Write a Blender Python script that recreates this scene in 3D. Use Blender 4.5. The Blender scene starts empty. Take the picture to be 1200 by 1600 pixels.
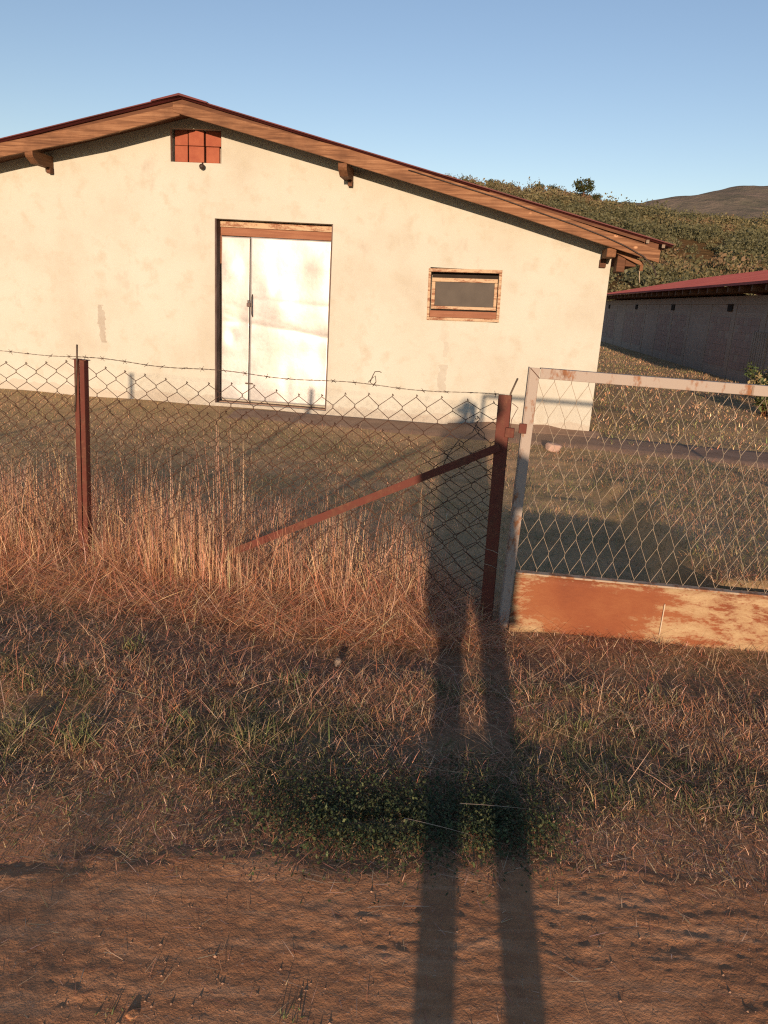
import bpy, bmesh, math, random
import numpy as np
from mathutils import Vector, Matrix, Quaternion
random.seed(7)
S = bpy.context.scene
COL = S.collection

# ------------------------------------------------------------------ camera, sky, sun, exposure
def set_camera():
    pitch, roll = math.radians(15.4386), math.radians(3.4336)
    f = Vector((0, math.cos(pitch), -math.sin(pitch)))
    r = Vector((1, 0, 0))
    u = Vector((0, math.sin(pitch), math.cos(pitch)))
    X = r * math.cos(roll) + u * math.sin(roll)
    Y = u * math.cos(roll) - r * math.sin(roll)
    cd = bpy.data.cameras.new('camera')
    co = bpy.data.objects.new('camera', cd)
    COL.objects.link(co)
    m = Matrix((X, Y, -f)).transposed().to_4x4()
    m.translation = (0, 0, 1.6)
    co.matrix_world = m
    cd.sensor_fit = 'HORIZONTAL'; cd.sensor_width = 36; cd.lens = 36
    cd.clip_start = 0.004; cd.clip_end = 20000
    S.camera = co
set_camera()

SUN_DIR = Vector((0.0864, 0.988, -0.1290)).normalized()      # the way the light travels
w = bpy.data.worlds.new('World'); S.world = w; w.use_nodes = True
nt = w.node_tree; nt.nodes.clear()
sky = nt.nodes.new('ShaderNodeTexSky'); sky.sky_type = 'NISHITA'; sky.sun_disc = False
sky.sun_elevation = math.asin(-SUN_DIR.z)
sky.sun_rotation = math.pi + 0.087
sky.altitude = 300; sky.air_density = 1.0; sky.dust_density = 0.05; sky.ozone_density = 1.3
bg = nt.nodes.new('ShaderNodeBackground'); bg.inputs['Strength'].default_value = 0.118
out = nt.nodes.new('ShaderNodeOutputWorld')
wb = nt.nodes.new('ShaderNodeMix'); wb.data_type = 'RGBA'; wb.blend_type = 'MULTIPLY'; wb.inputs[0].default_value = 1
wb.inputs[7].default_value = (1.05, 1.0, 1.12, 1)          # white balance of the picture
nt.links.new(sky.outputs[0], wb.inputs[6]); nt.links.new(wb.outputs[2], bg.inputs[0]); nt.links.new(bg.outputs[0], out.inputs[0])

sl = bpy.data.lights.new('sun', 'SUN'); sl.energy = 5.0; sl.angle = math.radians(0.65)
sl.color = (1.0, 0.70, 0.47)
so = bpy.data.objects.new('sun', sl); COL.objects.link(so)
so.rotation_euler = SUN_DIR.to_track_quat('-Z', 'Y').to_euler(); so.location = (0, -30, 20)

S.view_settings.view_transform = 'Standard'; S.view_settings.look = 'None'
S.view_settings.exposure = 0.4; S.view_settings.gamma = 1.0
S.view_settings.use_curve_mapping = False
S.render.engine = 'CYCLES'
S.cycles.max_bounces = 5; S.cycles.diffuse_bounces = 2; S.cycles.glossy_bounces = 2
S.cycles.transmission_bounces = 4; S.cycles.transparent_max_bounces = 6
S.cycles.use_denoising = False
S.cycles.pixel_filter_type = 'BLACKMAN_HARRIS'; S.cycles.filter_width = 1.2
S.cycles.sample_clamp_indirect = 4

# ------------------------------------------------------------------ helpers
def tag(o, label=None, cat=None, group=None, kind=None):
    if label: o['label'] = label
    if cat: o['category'] = cat
    if group: o['group'] = group
    if kind: o['kind'] = kind
    return o

def empty(name, loc=(0, 0, 0), rz=0.0, label=None, cat=None, group=None):
    o = bpy.data.objects.new(name, None); COL.objects.link(o)
    o.location = loc; o.rotation_euler = (0, 0, rz); o.empty_display_size = .2
    return tag(o, label, cat, group)

class MB:
    """collects shapes into one mesh"""
    def __init__(s): s.v = []; s.f = []; s.sm = []
    def add(s, vs, fs, smooth=False):
        o = len(s.v); s.v += [tuple(p) for p in vs]
        for f in fs: s.f.append(tuple(o + i for i in f)); s.sm.append(smooth)
        return s
    def box(s, a, b, rot=None, c=None):
        x0, y0, z0 = a; x1, y1, z1 = b
        vs = [(x0,y0,z0),(x1,y0,z0),(x1,y1,z0),(x0,y1,z0),(x0,y0,z1),(x1,y0,z1),(x1,y1,z1),(x0,y1,z1)]
        if rot:
            c = Vector(c) if c else Vector(((x0+x1)/2,(y0+y1)/2,(z0+z1)/2))
            vs = [tuple(rot @ (Vector(p)-c) + c) for p in vs]
        return s.add(vs, [(0,3,2,1),(4,5,6,7),(0,1,5,4),(1,2,6,5),(2,3,7,6),(3,0,4,7)])
    def bar(s, p, q, w_, h_, up=(0,0,1)):
        p = Vector(p); q = Vector(q); d = (q-p).normalized(); up = Vector(up)
        sd = d.cross(up).normalized(); u2 = sd.cross(d).normalized()
        vs = []
        for e in (p, q):
            for a, b in ((-1,-1),(1,-1),(1,1),(-1,1)): vs.append(e + sd*a*w_/2 + u2*b*h_/2)
        return s.add(vs, [(3,2,1,0),(4,5,6,7),(0,1,5,4),(1,2,6,5),(2,3,7,6),(3,0,4,7)])
    def tube(s, pts, r, n=5, cap=True, smooth=True):
        pts = [Vector(p) for p in pts]; m = len(pts)
        rr = r if hasattr(r, '__len__') else [r]*m
        vs = []; prev = None
        for i in range(m):
            t = (pts[min(i+1,m-1)] - pts[max(i-1,0)])
            if t.length < 1e-9: t = Vector((0,0,1))
            t.normalize()
            if prev is None:
                a = Vector((0,0,1)) if abs(t.z) < .9 else Vector((1,0,0))
                x = t.cross(a).normalized()
            else:
                x = (prev - t*prev.dot(t))
                x = x.normalized() if x.length > 1e-6 else t.orthogonal().normalized()
            prev = x; y = t.cross(x)
            for k in range(n):
                a = 2*math.pi*k/n
                vs.append(pts[i] + (x*math.cos(a) + y*math.sin(a))*rr[i])
        fs = []
        for i in range(m-1):
            for k in range(n):
                fs.append((i*n+k, i*n+(k+1)%n, (i+1)*n+(k+1)%n, (i+1)*n+k))
        s.add(vs, fs, smooth)
        if cap:
            o = len(s.v) - len(vs)
            s.f.append(tuple(o+k for k in range(n))[::-1]); s.sm.append(False)
            s.f.append(tuple(o+(m-1)*n+k for k in range(n))); s.sm.append(False)
        return s
    def mesh(s, name, mat):
        me = bpy.data.meshes.new(name); me.from_pydata(s.v, [], s.f); me.materials.append(mat)
        me.polygons.foreach_set('use_smooth', s.sm); me.update()
        return me
    def build(s, name, mat, parent=None, bevel=0, seg=1):
        o = bpy.data.objects.new(name, s.mesh(name, mat)); COL.objects.link(o)
        if parent: o.parent = parent
        if bevel:
            b = o.modifiers.new('bevel', 'BEVEL'); b.width = bevel; b.segments = seg; b.limit_method = 'ANGLE'
        return o

def link(name, me, parent=None, loc=(0,0,0), rot=(0,0,0)):
    o = bpy.data.objects.new(name, me); COL.objects.link(o)
    if parent: o.parent = parent
    o.location = loc; o.rotation_euler = rot
    return o

def npmesh(name, V, Q, mat, cols=None, smooth=False, T=None):
    """mesh straight from numpy: V (n,3), Q (m,4) quads, T (k,3) triangles"""
    me = bpy.data.meshes.new(name)
    nq = len(Q) if Q is not None else 0; ntr = len(T) if T is not None else 0
    me.vertices.add(len(V)); me.vertices.foreach_set('co', np.ascontiguousarray(V, np.float32).ravel())
    li = []
    if nq: li.append(np.asarray(Q).ravel())
    if ntr: li.append(np.asarray(T).ravel())
    li = np.concatenate(li).astype(np.int32)
    me.loops.add(len(li)); me.loops.foreach_set('vertex_index', li)
    me.polygons.add(nq + ntr)
    st = np.concatenate([np.arange(nq)*4, nq*4 + np.arange(ntr)*3]).astype(np.int32)
    me.polygons.foreach_set('loop_start', st)
    me.polygons.foreach_set('use_smooth', np.full(nq+ntr, smooth, bool))
    me.update(calc_edges=True); me.validate()
    if cols is not None:
        a = me.attributes.new('tint', 'FLOAT_COLOR', 'POINT')
        c4 = np.ones((len(V), 4), np.float32); c4[:, :3] = cols
        a.data.foreach_set('color', c4.ravel())
    me.materials.append(mat)
    o = bpy.data.objects.new(name, me); COL.objects.link(o)
    return o

def _hash(i, j, seed):
    n = (i.astype(np.int64)*374761393 + j.astype(np.int64)*668265263 + seed*974711) & 0x7fffffff
    n = ((n ^ (n >> 13))*1274126177) & 0x7fffffff
    return ((n ^ (n >> 16)) & 0xffff)/65535.0
def vnoise(x, y, scale, seed=0):
    x = np.asarray(x, float)/scale; y = np.asarray(y, float)/scale
    i = np.floor(x); j = np.floor(y); a = x-i; b = y-j
    a = a*a*(3-2*a); b = b*b*(3-2*b)
    h = lambda p, q: _hash(p, q, seed)
    return (h(i,j)*(1-a)+h(i+1,j)*a)*(1-b) + (h(i,j+1)*(1-a)+h(i+1,j+1)*a)*b
def sstep(a, b, x):
    t = np.clip((np.asarray(x, float)-a)/(b-a), 0, 1); return t*t*(3-2*t)

# ------------------------------------------------------------------ materials
def new_mat(name):
    m = bpy.data.materials.new(name); m.use_nodes = True
    t = m.node_tree; t.nodes.clear()
    o = t.nodes.new('ShaderNodeOutputMaterial'); p = t.nodes.new('ShaderNodeBsdfPrincipled')
    t.links.new(p.outputs[0], o.inputs[0])
    return m, t, p
def N(t, typ, **kw):
    n = t.nodes.new(typ)
    for k, v in kw.items():
        if k in n.inputs: n.inputs[k].default_value = v
        else: setattr(n, k, v)
    return n
def coords(t, stretch=(1,1,1), loc=(0,0,0), kind='Object'):
    c = N(t, 'ShaderNodeTexCoord'); mp = N(t, 'ShaderNodeMapping')
    mp.inputs['Scale'].default_value = stretch; mp.inputs['Location'].default_value = loc
    t.links.new(c.outputs[kind], mp.inputs[0]); return mp.outputs[0]
def noise(t, vec, scale, detail=5, rough=.55, dist=0):
    n = N(t, 'ShaderNodeTexNoise'); n.inputs['Scale'].default_value = scale
    n.inputs['Detail'].default_value = detail; n.inputs['Roughness'].default_value = rough
    n.inputs['Distortion'].default_value = dist
    t.links.new(vec, n.inputs['Vector']); return n.outputs[0]
def ramp(t, fac, stops):
    r = N(t, 'ShaderNodeValToRGB'); e = r.color_ramp.elements
    while len(e) < len(stops): e.new(.5)
    for k, (p, c) in enumerate(stops):
        e[k].position = p; e[k].color = (*c, 1) if len(c) == 3 else c
    t.links.new(fac, r.inputs[0]); return r.outputs[0]
def mix(t, fac, a, b, mode='MIX'):
    m = N(t, 'ShaderNodeMix'); m.data_type = 'RGBA'; m.blend_type = mode
    for s_, v in ((0, fac), (6, a), (7, b)):
        if isinstance(v, (int, float)): m.inputs[s_].default_value = v
        elif isinstance(v, tuple): m.inputs[s_].default_value = (*v, 1)
        else: t.links.new(v, m.inputs[s_])
    return m.outputs[2]
def math_(t, op, a, b=None, c=None):
    m = N(t, 'ShaderNodeMath'); m.operation = op
    for i, v in enumerate((a, b, c)):
        if v is None: continue
        if isinstance(v, (int, float)): m.inputs[i].default_value = v
        else: t.links.new(v, m.inputs[i])
    return m.outputs[0]
def bump(t, p, h, strength=.3, dist=.01):
    b = N(t, 'ShaderNodeBump'); b.inputs['Strength'].default_value = strength; b.inputs['Distance'].default_value = dist
    t.links.new(h, b.inputs['Height']); t.links.new(b.outputs[0], p.inputs['Normal'])
def mask(t, fac, lo, hi):
    return ramp(t, fac, [(lo, (0,0,0)), (hi, (1,1,1))])

def mat_simple(name, c1, c2, scale=8, rough=.7, bmp=.2, bd=.004, stretch=(1,1,1), metal=0, lo=.35, hi=.65, detail=6, spec=.3):
    m, t, p = new_mat(name)
    v = coords(t, stretch); n = noise(t, v, scale, detail)
    t.links.new(ramp(t, n, [(lo, c1), (hi, c2)]), p.inputs['Base Color'])
    p.inputs['Roughness'].default_value = rough; p.inputs['Metallic'].default_value = metal
    p.inputs['Specular IOR Level'].default_value = spec
    if bmp: bump(t, p, noise(t, v, scale*4, 6), bmp, bd)
    return m

def mat_plaster():
    m, t, p = new_mat('lime_plaster'); v = coords(t)
    n1 = noise(t, v, .9, 6, .6); n2 = noise(t, v, 4, 8, .62); n3 = noise(t, v, 26, 6)
    c = ramp(t, n1, [(.30, (.405,.395,.335)), (.5, (.45,.455,.40)), (.68, (.47,.48,.43))])
    c = mix(t, mask(t, n2, .52, .72), c, (.40,.385,.32))
    c = mix(t, mask(t, noise(t, coords(t, (1,1,.6), (3,7,1)), 2.2, 7, .66), .62, .9), c, (.33,.285,.235))
    # dirt splashed on the foot of the wall, with a ragged upper edge
    sx = N(t, 'ShaderNodeSeparateXYZ'); t.links.new(v, sx.inputs[0])
    e = math_(t, 'MULTIPLY_ADD', n2, -.34, .30)
    foot = math_(t, 'LESS_THAN', sx.outputs[2], e)
    c = mix(t, math_(t, 'MULTIPLY', foot, .30), c, (.33,.25,.19))
    # two run-down stains
    for (u0, z0, z1, wd, st) in ((-6.88, .78, 1.30, .055, .55), (-2.02, .42, .80, .05, .35), (-2.0, .9, 1.1, .03, .2)):
        dx = math_(t, 'ABSOLUTE', math_(t, 'ADD', sx.outputs[0], math_(t, 'MULTIPLY_ADD', noise(t, v, 6, 3), .16, -u0-.08)))
        a = math_(t, 'LESS_THAN', dx, math_(t, 'MULTIPLY', n3, wd*1.7))
        b = math_(t, 'MULTIPLY', math_(t, 'GREATER_THAN', sx.outputs[2], z0), math_(t, 'LESS_THAN', sx.outputs[2], z1))
        k = math_(t, 'MULTIPLY', math_(t, 'MULTIPLY', a, b), math_(t, 'MULTIPLY', n2, st*1.8))
        c = mix(t, k, c, (.26,.22,.18))
    t.links.new(c, p.inputs['Base Color']); p.inputs['Roughness'].default_value = .9
    p.inputs['Specular IOR Level'].default_value = .15
    h = math_(t, 'ADD', math_(t, 'MULTIPLY', n2, .8), math_(t, 'MULTIPLY', n3, .35))
    bump(t, p, h, .35, .03)
    return m

def mat_wood(name, c1, c2, c3, along='x', knots=True, scale=1.0):
    m, t, p = new_mat(name)
    st = {'x': (1.2,22,22), 'y': (22,1.2,22), 'z': (22,22,1.2)}[along]
    v = coords(t, st); g = noise(t, v, 1.6*scale, 8, .6, .6)
    c = ramp(t, g, [(.3, c1), (.5, c2), (.7, c3)])
    v2 = coords(t, (1,1,1))
    c = mix(t, mask(t, noise(t, v2, 1.7, 7, .65), .46, .78), c, c1)
    if knots:
        vo = N(t, 'ShaderNodeTexVoronoi'); vo.inputs['Scale'].default_value = 3.3
        t.links.new(coords(t, (1,1,1.6)), vo.inputs['Vector'])
        c = mix(t, ramp(t, vo.outputs[0], [(.05, (1,1,1)), (.11, (0,0,0))]), c, tuple(min(1, k*1.6) for k in c3))
        c = mix(t, ramp(t, vo.outputs[0], [(.025, (.8,.8,.8)), (.04, (0,0,0))]), c, tuple(k*.5 for k in c1))
    t.links.new(c, p.inputs['Base Color']); p.inputs['Roughness'].default_value = .75
    p.inputs['Specular IOR Level'].default_value = .2
    bump(t, p, g, .35, .006)
    return m

def mat_rustpaint(name, paint, rust1, rust2, lo, hi, scale=5, stretch=(1,1,1), rough=.7):
    m, t, p = new_mat(name); v = coords(t, stretch)
    n = noise(t, v, scale, 9, .68); n2 = noise(t, coords(t), scale*7, 7, .65)
    s_ = math_(t, 'ADD', n, math_(t, 'MULTIPLY_ADD', n2, .34, -.17))
    r = ramp(t, n2, [(.35, rust1), (.65, rust2)])
    c = mix(t, mask(t, s_, lo, hi), paint, r)
    t.links.new(c, p.inputs['Base Color']); p.inputs['Roughness'].default_value = rough
    p.inputs['Specular IOR Level'].default_value = .25
    bump(t, p, s_, .3, .004)
    return m

def mat_tint(name, rough=.75, trans=.25, spec=.2):
    """colour of each blade or leaf comes with the blade"""
    m, t, p = new_mat(name); a = N(t, 'ShaderNodeAttribute'); a.attribute_name = 'tint'
    t.links.new(a.outputs['Color'], p.inputs['Base Color'])
    p.inputs['Roughness'].default_value = rough; p.inputs['Specular IOR Level'].default_value = spec
    if trans:
        o = [n for n in t.nodes if n.type == 'OUTPUT_MATERIAL'][0]
        tr = N(t, 'ShaderNodeBsdfTranslucent'); t.links.new(a.outputs['Color'], tr.inputs[0])
        ms = N(t, 'ShaderNodeMixShader'); ms.inputs[0].default_value = trans
        t.links.new(p.outputs[0], ms.inputs[1]); t.links.new(tr.outputs[0], ms.inputs[2])
        t.links.new(ms.outputs[0], o.inputs[0])
    return m

M = {}
M['plaster'] = mat_plaster()
M['barge'] = mat_wood('weathered_board_wood', (.085,.038,.02), (.20,.098,.05), (.30,.165,.09))
M['darkwood'] = mat_wood('dark_wood', (.07,.032,.018), (.11,.05,.028), (.15,.07,.04), knots=False)
M['purlin'] = mat_wood('purlin_wood', (.11,.05,.025), (.17,.08,.04), (.22,.11,.055), along='y', knots=False)
M['lintel'] = mat_wood('lintel_wood', (.20,.085,.05), (.25,.115,.065), (.30,.15,.09), knots=False)
M['frame'] = mat_rustpaint('flaking_frame_paint', (.44,.33,.22), (.17,.07,.04), (.27,.13,.075), .47, .60, 7, (.6,1,3), .8)
M['jamb'] = mat_simple('stained_jamb', (.05,.028,.022), (.15,.11,.10), 9, .8, .3, .004, (1,1,.35))
M['clay'] = mat_simple('clay_block', (.25,.07,.04), (.31,.10,.055), 7, .85, .25, .003)
M['roofred'] = mat_simple('red_roof_sheet', (.24,.038,.042), (.30,.052,.056), 1.2, .5, .05, .002, spec=.4)
M['roofdark'] = mat_simple('dark_red_roof_sheet', (.085,.024,.025), (.13,.032,.033), 1.6, .6, .05, .002, spec=.2)
M['farroof'] = mat_simple('faded_red_roof_sheet', (.36,.095,.08), (.46,.13,.105), .8, .75, .05, .002, spec=.1)
M['redpost'] = mat_rustpaint('rust_red_paint', (.105,.03,.021), (.06,.026,.018), (.14,.058,.034), .46, .62, 7)
M['rustwire'] = mat_simple('rusty_wire', (.05,.026,.018), (.10,.05,.032), 30, .8, 0)
M['barbwire'] = mat_simple('barbed_wire_steel', (.05,.04,.032), (.11,.08,.06), 30, .7, 0)
M['gatepaint'] = mat_rustpaint('flaking_grey_paint', (.31,.27,.235), (.13,.06,.033), (.24,.11,.052), .52, .63, 5, (3,3,1))
M['gatewire'] = mat_simple('pale_gate_wire', (.26,.21,.155), (.42,.35,.26), 18, .6, 0)
M['glass'] = None
M['tint'] = mat_tint('grass_blades', .75, .12); M['leaf'] = mat_tint('leaves', .6, .2, .3)

def mat_panel():
    m, t, p = new_mat('rusted_panel')
    v = coords(t, (1.0, 1, 3.4)); n = noise(t, v, 3.2, 10, .7, .4); n2 = noise(t, coords(t, (1,1,2.6)), 24, 10, .78)
    n3 = noise(t, coords(t, (1.1,1,1), (4,0,2)), 2.0, 3, .5)
    sx = N(t, 'ShaderNodeSeparateXYZ'); t.links.new(coords(t), sx.inputs[0])
    # the worn-through middle: a broad rust field up and left of centre
    dx = math_(t, 'DIVIDE', math_(t, 'SUBTRACT', sx.outputs[0], .46), .30)
    dz = math_(t, 'DIVIDE', math_(t, 'SUBTRACT', sx.outputs[2], .18), .13)
    d = math_(t, 'SQRT', math_(t, 'ADD', math_(t, 'MULTIPLY', dx, dx), math_(t, 'MULTIPLY', dz, dz)))
    fld = math_(t, 'MULTIPLY_ADD', math_(t, 'MINIMUM', d, 1.6), -.22, .24)
    s_ = math_(t, 'ADD', math_(t, 'ADD', math_(t, 'MULTIPLY', n, .62), math_(t, 'MULTIPLY', n2, .62)), math_(t, 'MULTIPLY', fld, .8))
    r = ramp(t, math_(t, 'MULTIPLY_ADD', n3, .7, math_(t, 'MULTIPLY', n2, .3)), [(.3, (.13,.038,.02)), (.5, (.20,.065,.028)), (.75, (.28,.12,.05))])
    pale = ramp(t, n2, [(.35, (.27,.165,.085)), (.6, (.41,.32,.19))])
    c = mix(t, mask(t, s_, .51, .61), pale, r)
    t.links.new(c, p.inputs['Base Color']); p.inputs['Roughness'].default_value = .72
    p.inputs['Specular IOR Level'].default_value = .2
    bump(t, p, s_, .3, .003)
    return m
M['panel'] = mat_panel()

def mat_sheet():
    m, t, p = new_mat('galvanised_sheet'); v = coords(t)
    n = noise(t, v, 2.2, 6); n2 = noise(t, v, 20, 6)
    t.links.new(ramp(t, n, [(.35, (.38,.378,.37)), (.65, (.45,.46,.465))]), p.inputs['Base Color'])
    p.inputs['Metallic'].default_value = .35
    t.links.new(ramp(t, n2, [(.3, (.34,.34,.34)), (.7, (.46,.46,.46))]), p.inputs['Roughness'])
    bump(t, p, noise(t, v, 5, 4), .12, .02)
    return m
M['sheet'] = mat_sheet()
def mat_glass():
    m, t, p = new_mat('dusty_pane'); v = coords(t)
    n = noise(t, v, 5, 6); 
    sx = N(t, 'ShaderNodeSeparateXYZ'); t.links.new(v, sx.inputs[0])
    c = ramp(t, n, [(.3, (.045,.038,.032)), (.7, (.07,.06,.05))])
    t.links.new(c, p.inputs['Base Color']); p.inputs['Roughness'].default_value = .5; p.inputs['Specular IOR Level'].default_value = .15
    return m
M['glass'] = mat_glass()

def mat_ground():
    m, t, p = new_mat('thatch_and_soil'); v = coords(t, kind='Object')
    n = noise(t, v, .7, 8, .6); n2 = noise(t, v, 9, 8, .65); n3 = noise(t, v, 60, 6, .7)
    c = ramp(t, n2, [(.3, (.15,.085,.05)), (.55, (.26,.145,.085)), (.75, (.38,.23,.135))])
    c = mix(t, mask(t, n, .42, .62), c, (.21,.16,.085))
    sx = N(t, 'ShaderNodeSeparateXYZ'); t.links.new(v, sx.inputs[0])
    th_ = ramp(t, math_(t, 'MULTIPLY_ADD', n2, .5, math_(t, 'MULTIPLY', n, .5)), [(.36, (.27,.205,.105)), (.5, (.42,.295,.16)), (.62, (.54,.37,.215))])
    c = mix(t, ramp(t, math_(t, 'MULTIPLY', sx.outputs[1], .1), [(.38, (0,0,0)), (.46, (1,1,1))]), c, th_)
    e = math_(t, 'ADD', sx.outputs[1], math_(t, 'MULTIPLY_ADD', noise(t, v, 3.5, 6, .7), -.9, .45))
    strip_ = math_(t, 'MULTIPLY', ramp(t, math_(t, 'MULTIPLY', e, .1), [(.205, (1,1,1)), (.24, (0,0,0))]), math_(t, 'GREATER_THAN', e, -3.5))
    c = mix(t, strip_, c, (.40,.205,.108))
    c = mix(t, mask(t, n3, .5, .7), c, (.42,.27,.16))
    t.links.new(c, p.inputs['Base Color']); p.inputs['Roughness'].default_value = .95
    p.inputs['Specular IOR Level'].default_value = .1
    bump(t, p, math_(t, 'ADD', n2, math_(t, 'MULTIPLY', n3, .5)), .45, .02)
    return m
M['ground'] = mat_ground()
def mat_road():
    m, t, p = new_mat('trodden_dirt'); v = coords(t)
    n = noise(t, v, 2.2, 8, .6); n2 = noise(t, v, 22, 8, .66); n3 = noise(t, v, 120, 4, .6)
    c = ramp(t, n, [(.3, (.34,.165,.082)), (.55, (.43,.213,.106)), (.75, (.50,.262,.138))])
    c = mix(t, mask(t, n2, .5, .68), c, (.31,.152,.08))
    n5 = noise(t, coords(t, (.9,6,1)), 2.6, 7, .65)
    c = mix(t, mask(t, n5, .5, .72), c, (.52,.295,.165)); c = mix(t, ramp(t, n5, [(.3, (1,1,1)), (.44, (0,0,0))]), c, (.30,.145,.078))
    c = mix(t, mask(t, n3, .62, .72), c, (.50,.34,.24))
    t.links.new(c, p.inputs['Base Color']); p.inputs['Roughness'].default_value = .95
    p.inputs['Specular IOR Level'].default_value = .1
    bump(t, p, math_(t, 'ADD', n2, math_(t, 'MULTIPLY', n3, .35)), .7, .012)
    return m
M['road'] = mat_road()
M['concrete'] = mat_simple('worn_concrete', (.23,.15,.105), (.31,.21,.15), 3, .9, .4, .01, detail=9)
M['stone'] = mat_simple('pale_stone', (.17,.13,.10), (.25,.20,.16), 20, .9, .5, .006)
M['pebble'] = mat_tint('pebbles', .9, 0, .2)
M['black'] = mat_simple('void_shade_black', (.02,.015,.012), (.03,.022,.018), 4, .9, 0)  # near-black colour standing in for deep shade in gaps and openings
M['cable'] = mat_simple('black_cable', (.03,.02,.017), (.05,.035,.03), 9, .6, 0)

# ------------------------------------------------------------------ terrain
def fence_y(x): return 4.26 - .243*(np.asarray(x, float)+1.74)
def zground(x, y):
    x = np.asarray(x, float); y = np.asarray(y, float)
    near = sstep(-8, -3, y)*sstep(40, 12, y)*sstep(14, 8, np.abs(x))
    z = (vnoise(x, y, .9, 3)-.5)*.05*near*sstep(1.9, 2.6, y)
    z += (vnoise(x, y, .23, 5)-.5)*.03*near*sstep(1.8, 2.3, y)*sstep(9.5, 8.0, y)
    c = 2.42 + (vnoise(x, y*0, .7, 9)-.5)*.3
    z -= .078*(.08+1.2*sstep(.35,.7,vnoise(x, y*.6, .55, 8)))*np.exp(-((y-c)/.22)**2)*sstep(6, 4, np.abs(x))              # shallow ditch along the road
    e = 1.66 + .095*(y-3.73)
    z += .32*sstep(3.585, 3.68, y)*np.clip((8.6-y)/4.2, 0, 1)*sstep(-.08, .14, x-e + (vnoise(x, y, .35, 11)-.5)*.14)*sstep(7.5, 4.5, x)
    z += .03*np.exp(-((y-fence_y(x)-.1)/.38)**2)*near*sstep(.7, .3, x)
    return z*sstep(-6, -4, y)

def axis(segs):
    a = []
    for lo, hi, n in segs: a += list(np.linspace(lo, hi, n, endpoint=False))
    a.append(segs[-1][1]); return np.array(a)
def heightfield(name, xs, ys, zf, mat):
    gx, gy = np.meshgrid(xs, ys); gz = zf(gx, gy)
    V = np.stack([gx.ravel(), gy.ravel(), gz.ravel()], 1)
    nx, ny = len(xs), len(ys)
    i, j = np.meshgrid(np.arange(nx-1), np.arange(ny-1)); a = (j*nx+i).ravel()
    Q = np.stack([a, a+1, a+1+nx, a+nx], 1)
    return npmesh(name, V, Q, mat, smooth=True)
xs = axis([(-6000,-300,6),(-300,-40,8),(-40,-8,20),(-8,-3.2,40),(-3.2,4.2,165),(4.2,9,40),(9,40,25),(40,300,10),(300,6000,6)])
ys = axis([(-3000,-60,5),(-60,-6,14),(-6,1.2,30),(1.2,9.5,190),(9.5,13,30),(13,45,32),(45,300,14),(300,9000,8)])
tag(heightfield('ground', xs, ys, lambda a, b: zground(a, b) - .06*sstep(1.80, 1.66, b), M['ground']), kind='structure')

def road_edge(x): return 1.93 + (vnoise(x, np.asarray(x)*0, .55, 21)-.5)*.22 + (vnoise(x, np.asarray(x)*0, .13, 22)-.5)*.07
def zroad(x, y):
    z = zground(x, y) + .006
    det = sstep(-.5, .8, y)*sstep(3.0, 2.4, np.abs(x))
    q = y + .07*(vnoise(x, y, .4, 35)-.5) + .09*x + .02*(vnoise(x, y, .09, 36)-.5)
    patch = .25 + .95*sstep(.35, .7, vnoise(x, y*1.6, .33, 30))
    z = z + det*(patch*((vnoise(x*.22, q, .06, 31)-.5)*.0028 + (vnoise(x*.35, q, .027, 32)-.5)*.0024 + (vnoise(x*.7, q, .012, 33)-.5)*.003) + (vnoise(x, y, .018, 34)-.5)*.0018 + (vnoise(x, y, .5, 37)-.5)*.005)
    z = z - .016*sstep(-.10, .08, y-road_edge(x))
    z = z - .05*sstep(-3.2, -3.4, y)
    return z
rx = axis([(-60,-6,14),(-6,-1.7,30),(-1.7,1.8,330),(1.8,6,30),(6,60,14)])
ry = axis([(-3.6,.9,26),(.9,1.3,20),(1.3,2.1,110),(2.1,2.3,4)])
tag(heightfield('dirt_road', rx, ry, zroad, M['road']), kind='structure')

# hillside and far mountain, in rings round the viewpoint
RIDGE = [(-60,3),(-20,4),(-4,6.5),(3,8.2),(5.7,7.85),(9.2,7.55),(12.2,7.45),(13.3,7.2),(14.4,6.95),(16,6.7),(20,6.3),(24,6.1),(40,5.4),(60,4)]
FAR = [(-60,5),(0,6),(12,6.7),(14,7.05),(16,7.15),(18.4,7.3),(20.3,7.72),(22.1,8.0),(24,8.05),(30,7.6),(45,7),(60,6)]
def prof(tab, az): return np.interp(az, [a for a, _ in tab], [e for _, e in tab])
def zhill(az, r):
    H = np.tan(np.radians(prof(RIDGE, az)))*220 + 1.6
    s_ = np.clip((r-80)/140, 0, 1.0)
    h = H*(s_**1.15) - 25*sstep(220, 420, r)
    x = r*np.sin(np.radians(az)); y = r*np.cos(np.radians(az))
    return h + (vnoise(x, y, 26, 41)-.5)*3.0*np.clip(s_*4, 0, 1)*sstep(1.05, .8, s_) - 1.0*sstep(90, 80, r)
def polar(name, azs, rs, zf, mat):
    ga, gr = np.meshgrid(azs, rs); gz = zf(ga, gr)
    V = np.stack([(gr*np.sin(np.radians(ga))).ravel(), (gr*np.cos(np.radians(ga))).ravel(), gz.ravel()], 1)
    nx, ny = len(azs), len(rs); i, j = np.meshgrid(np.arange(nx-1), np.arange(ny-1)); a = (j*nx+i).ravel()
    return npmesh(name, V, np.stack([a, a+1, a+1+nx, a+nx], 1), mat, smooth=True)
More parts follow.
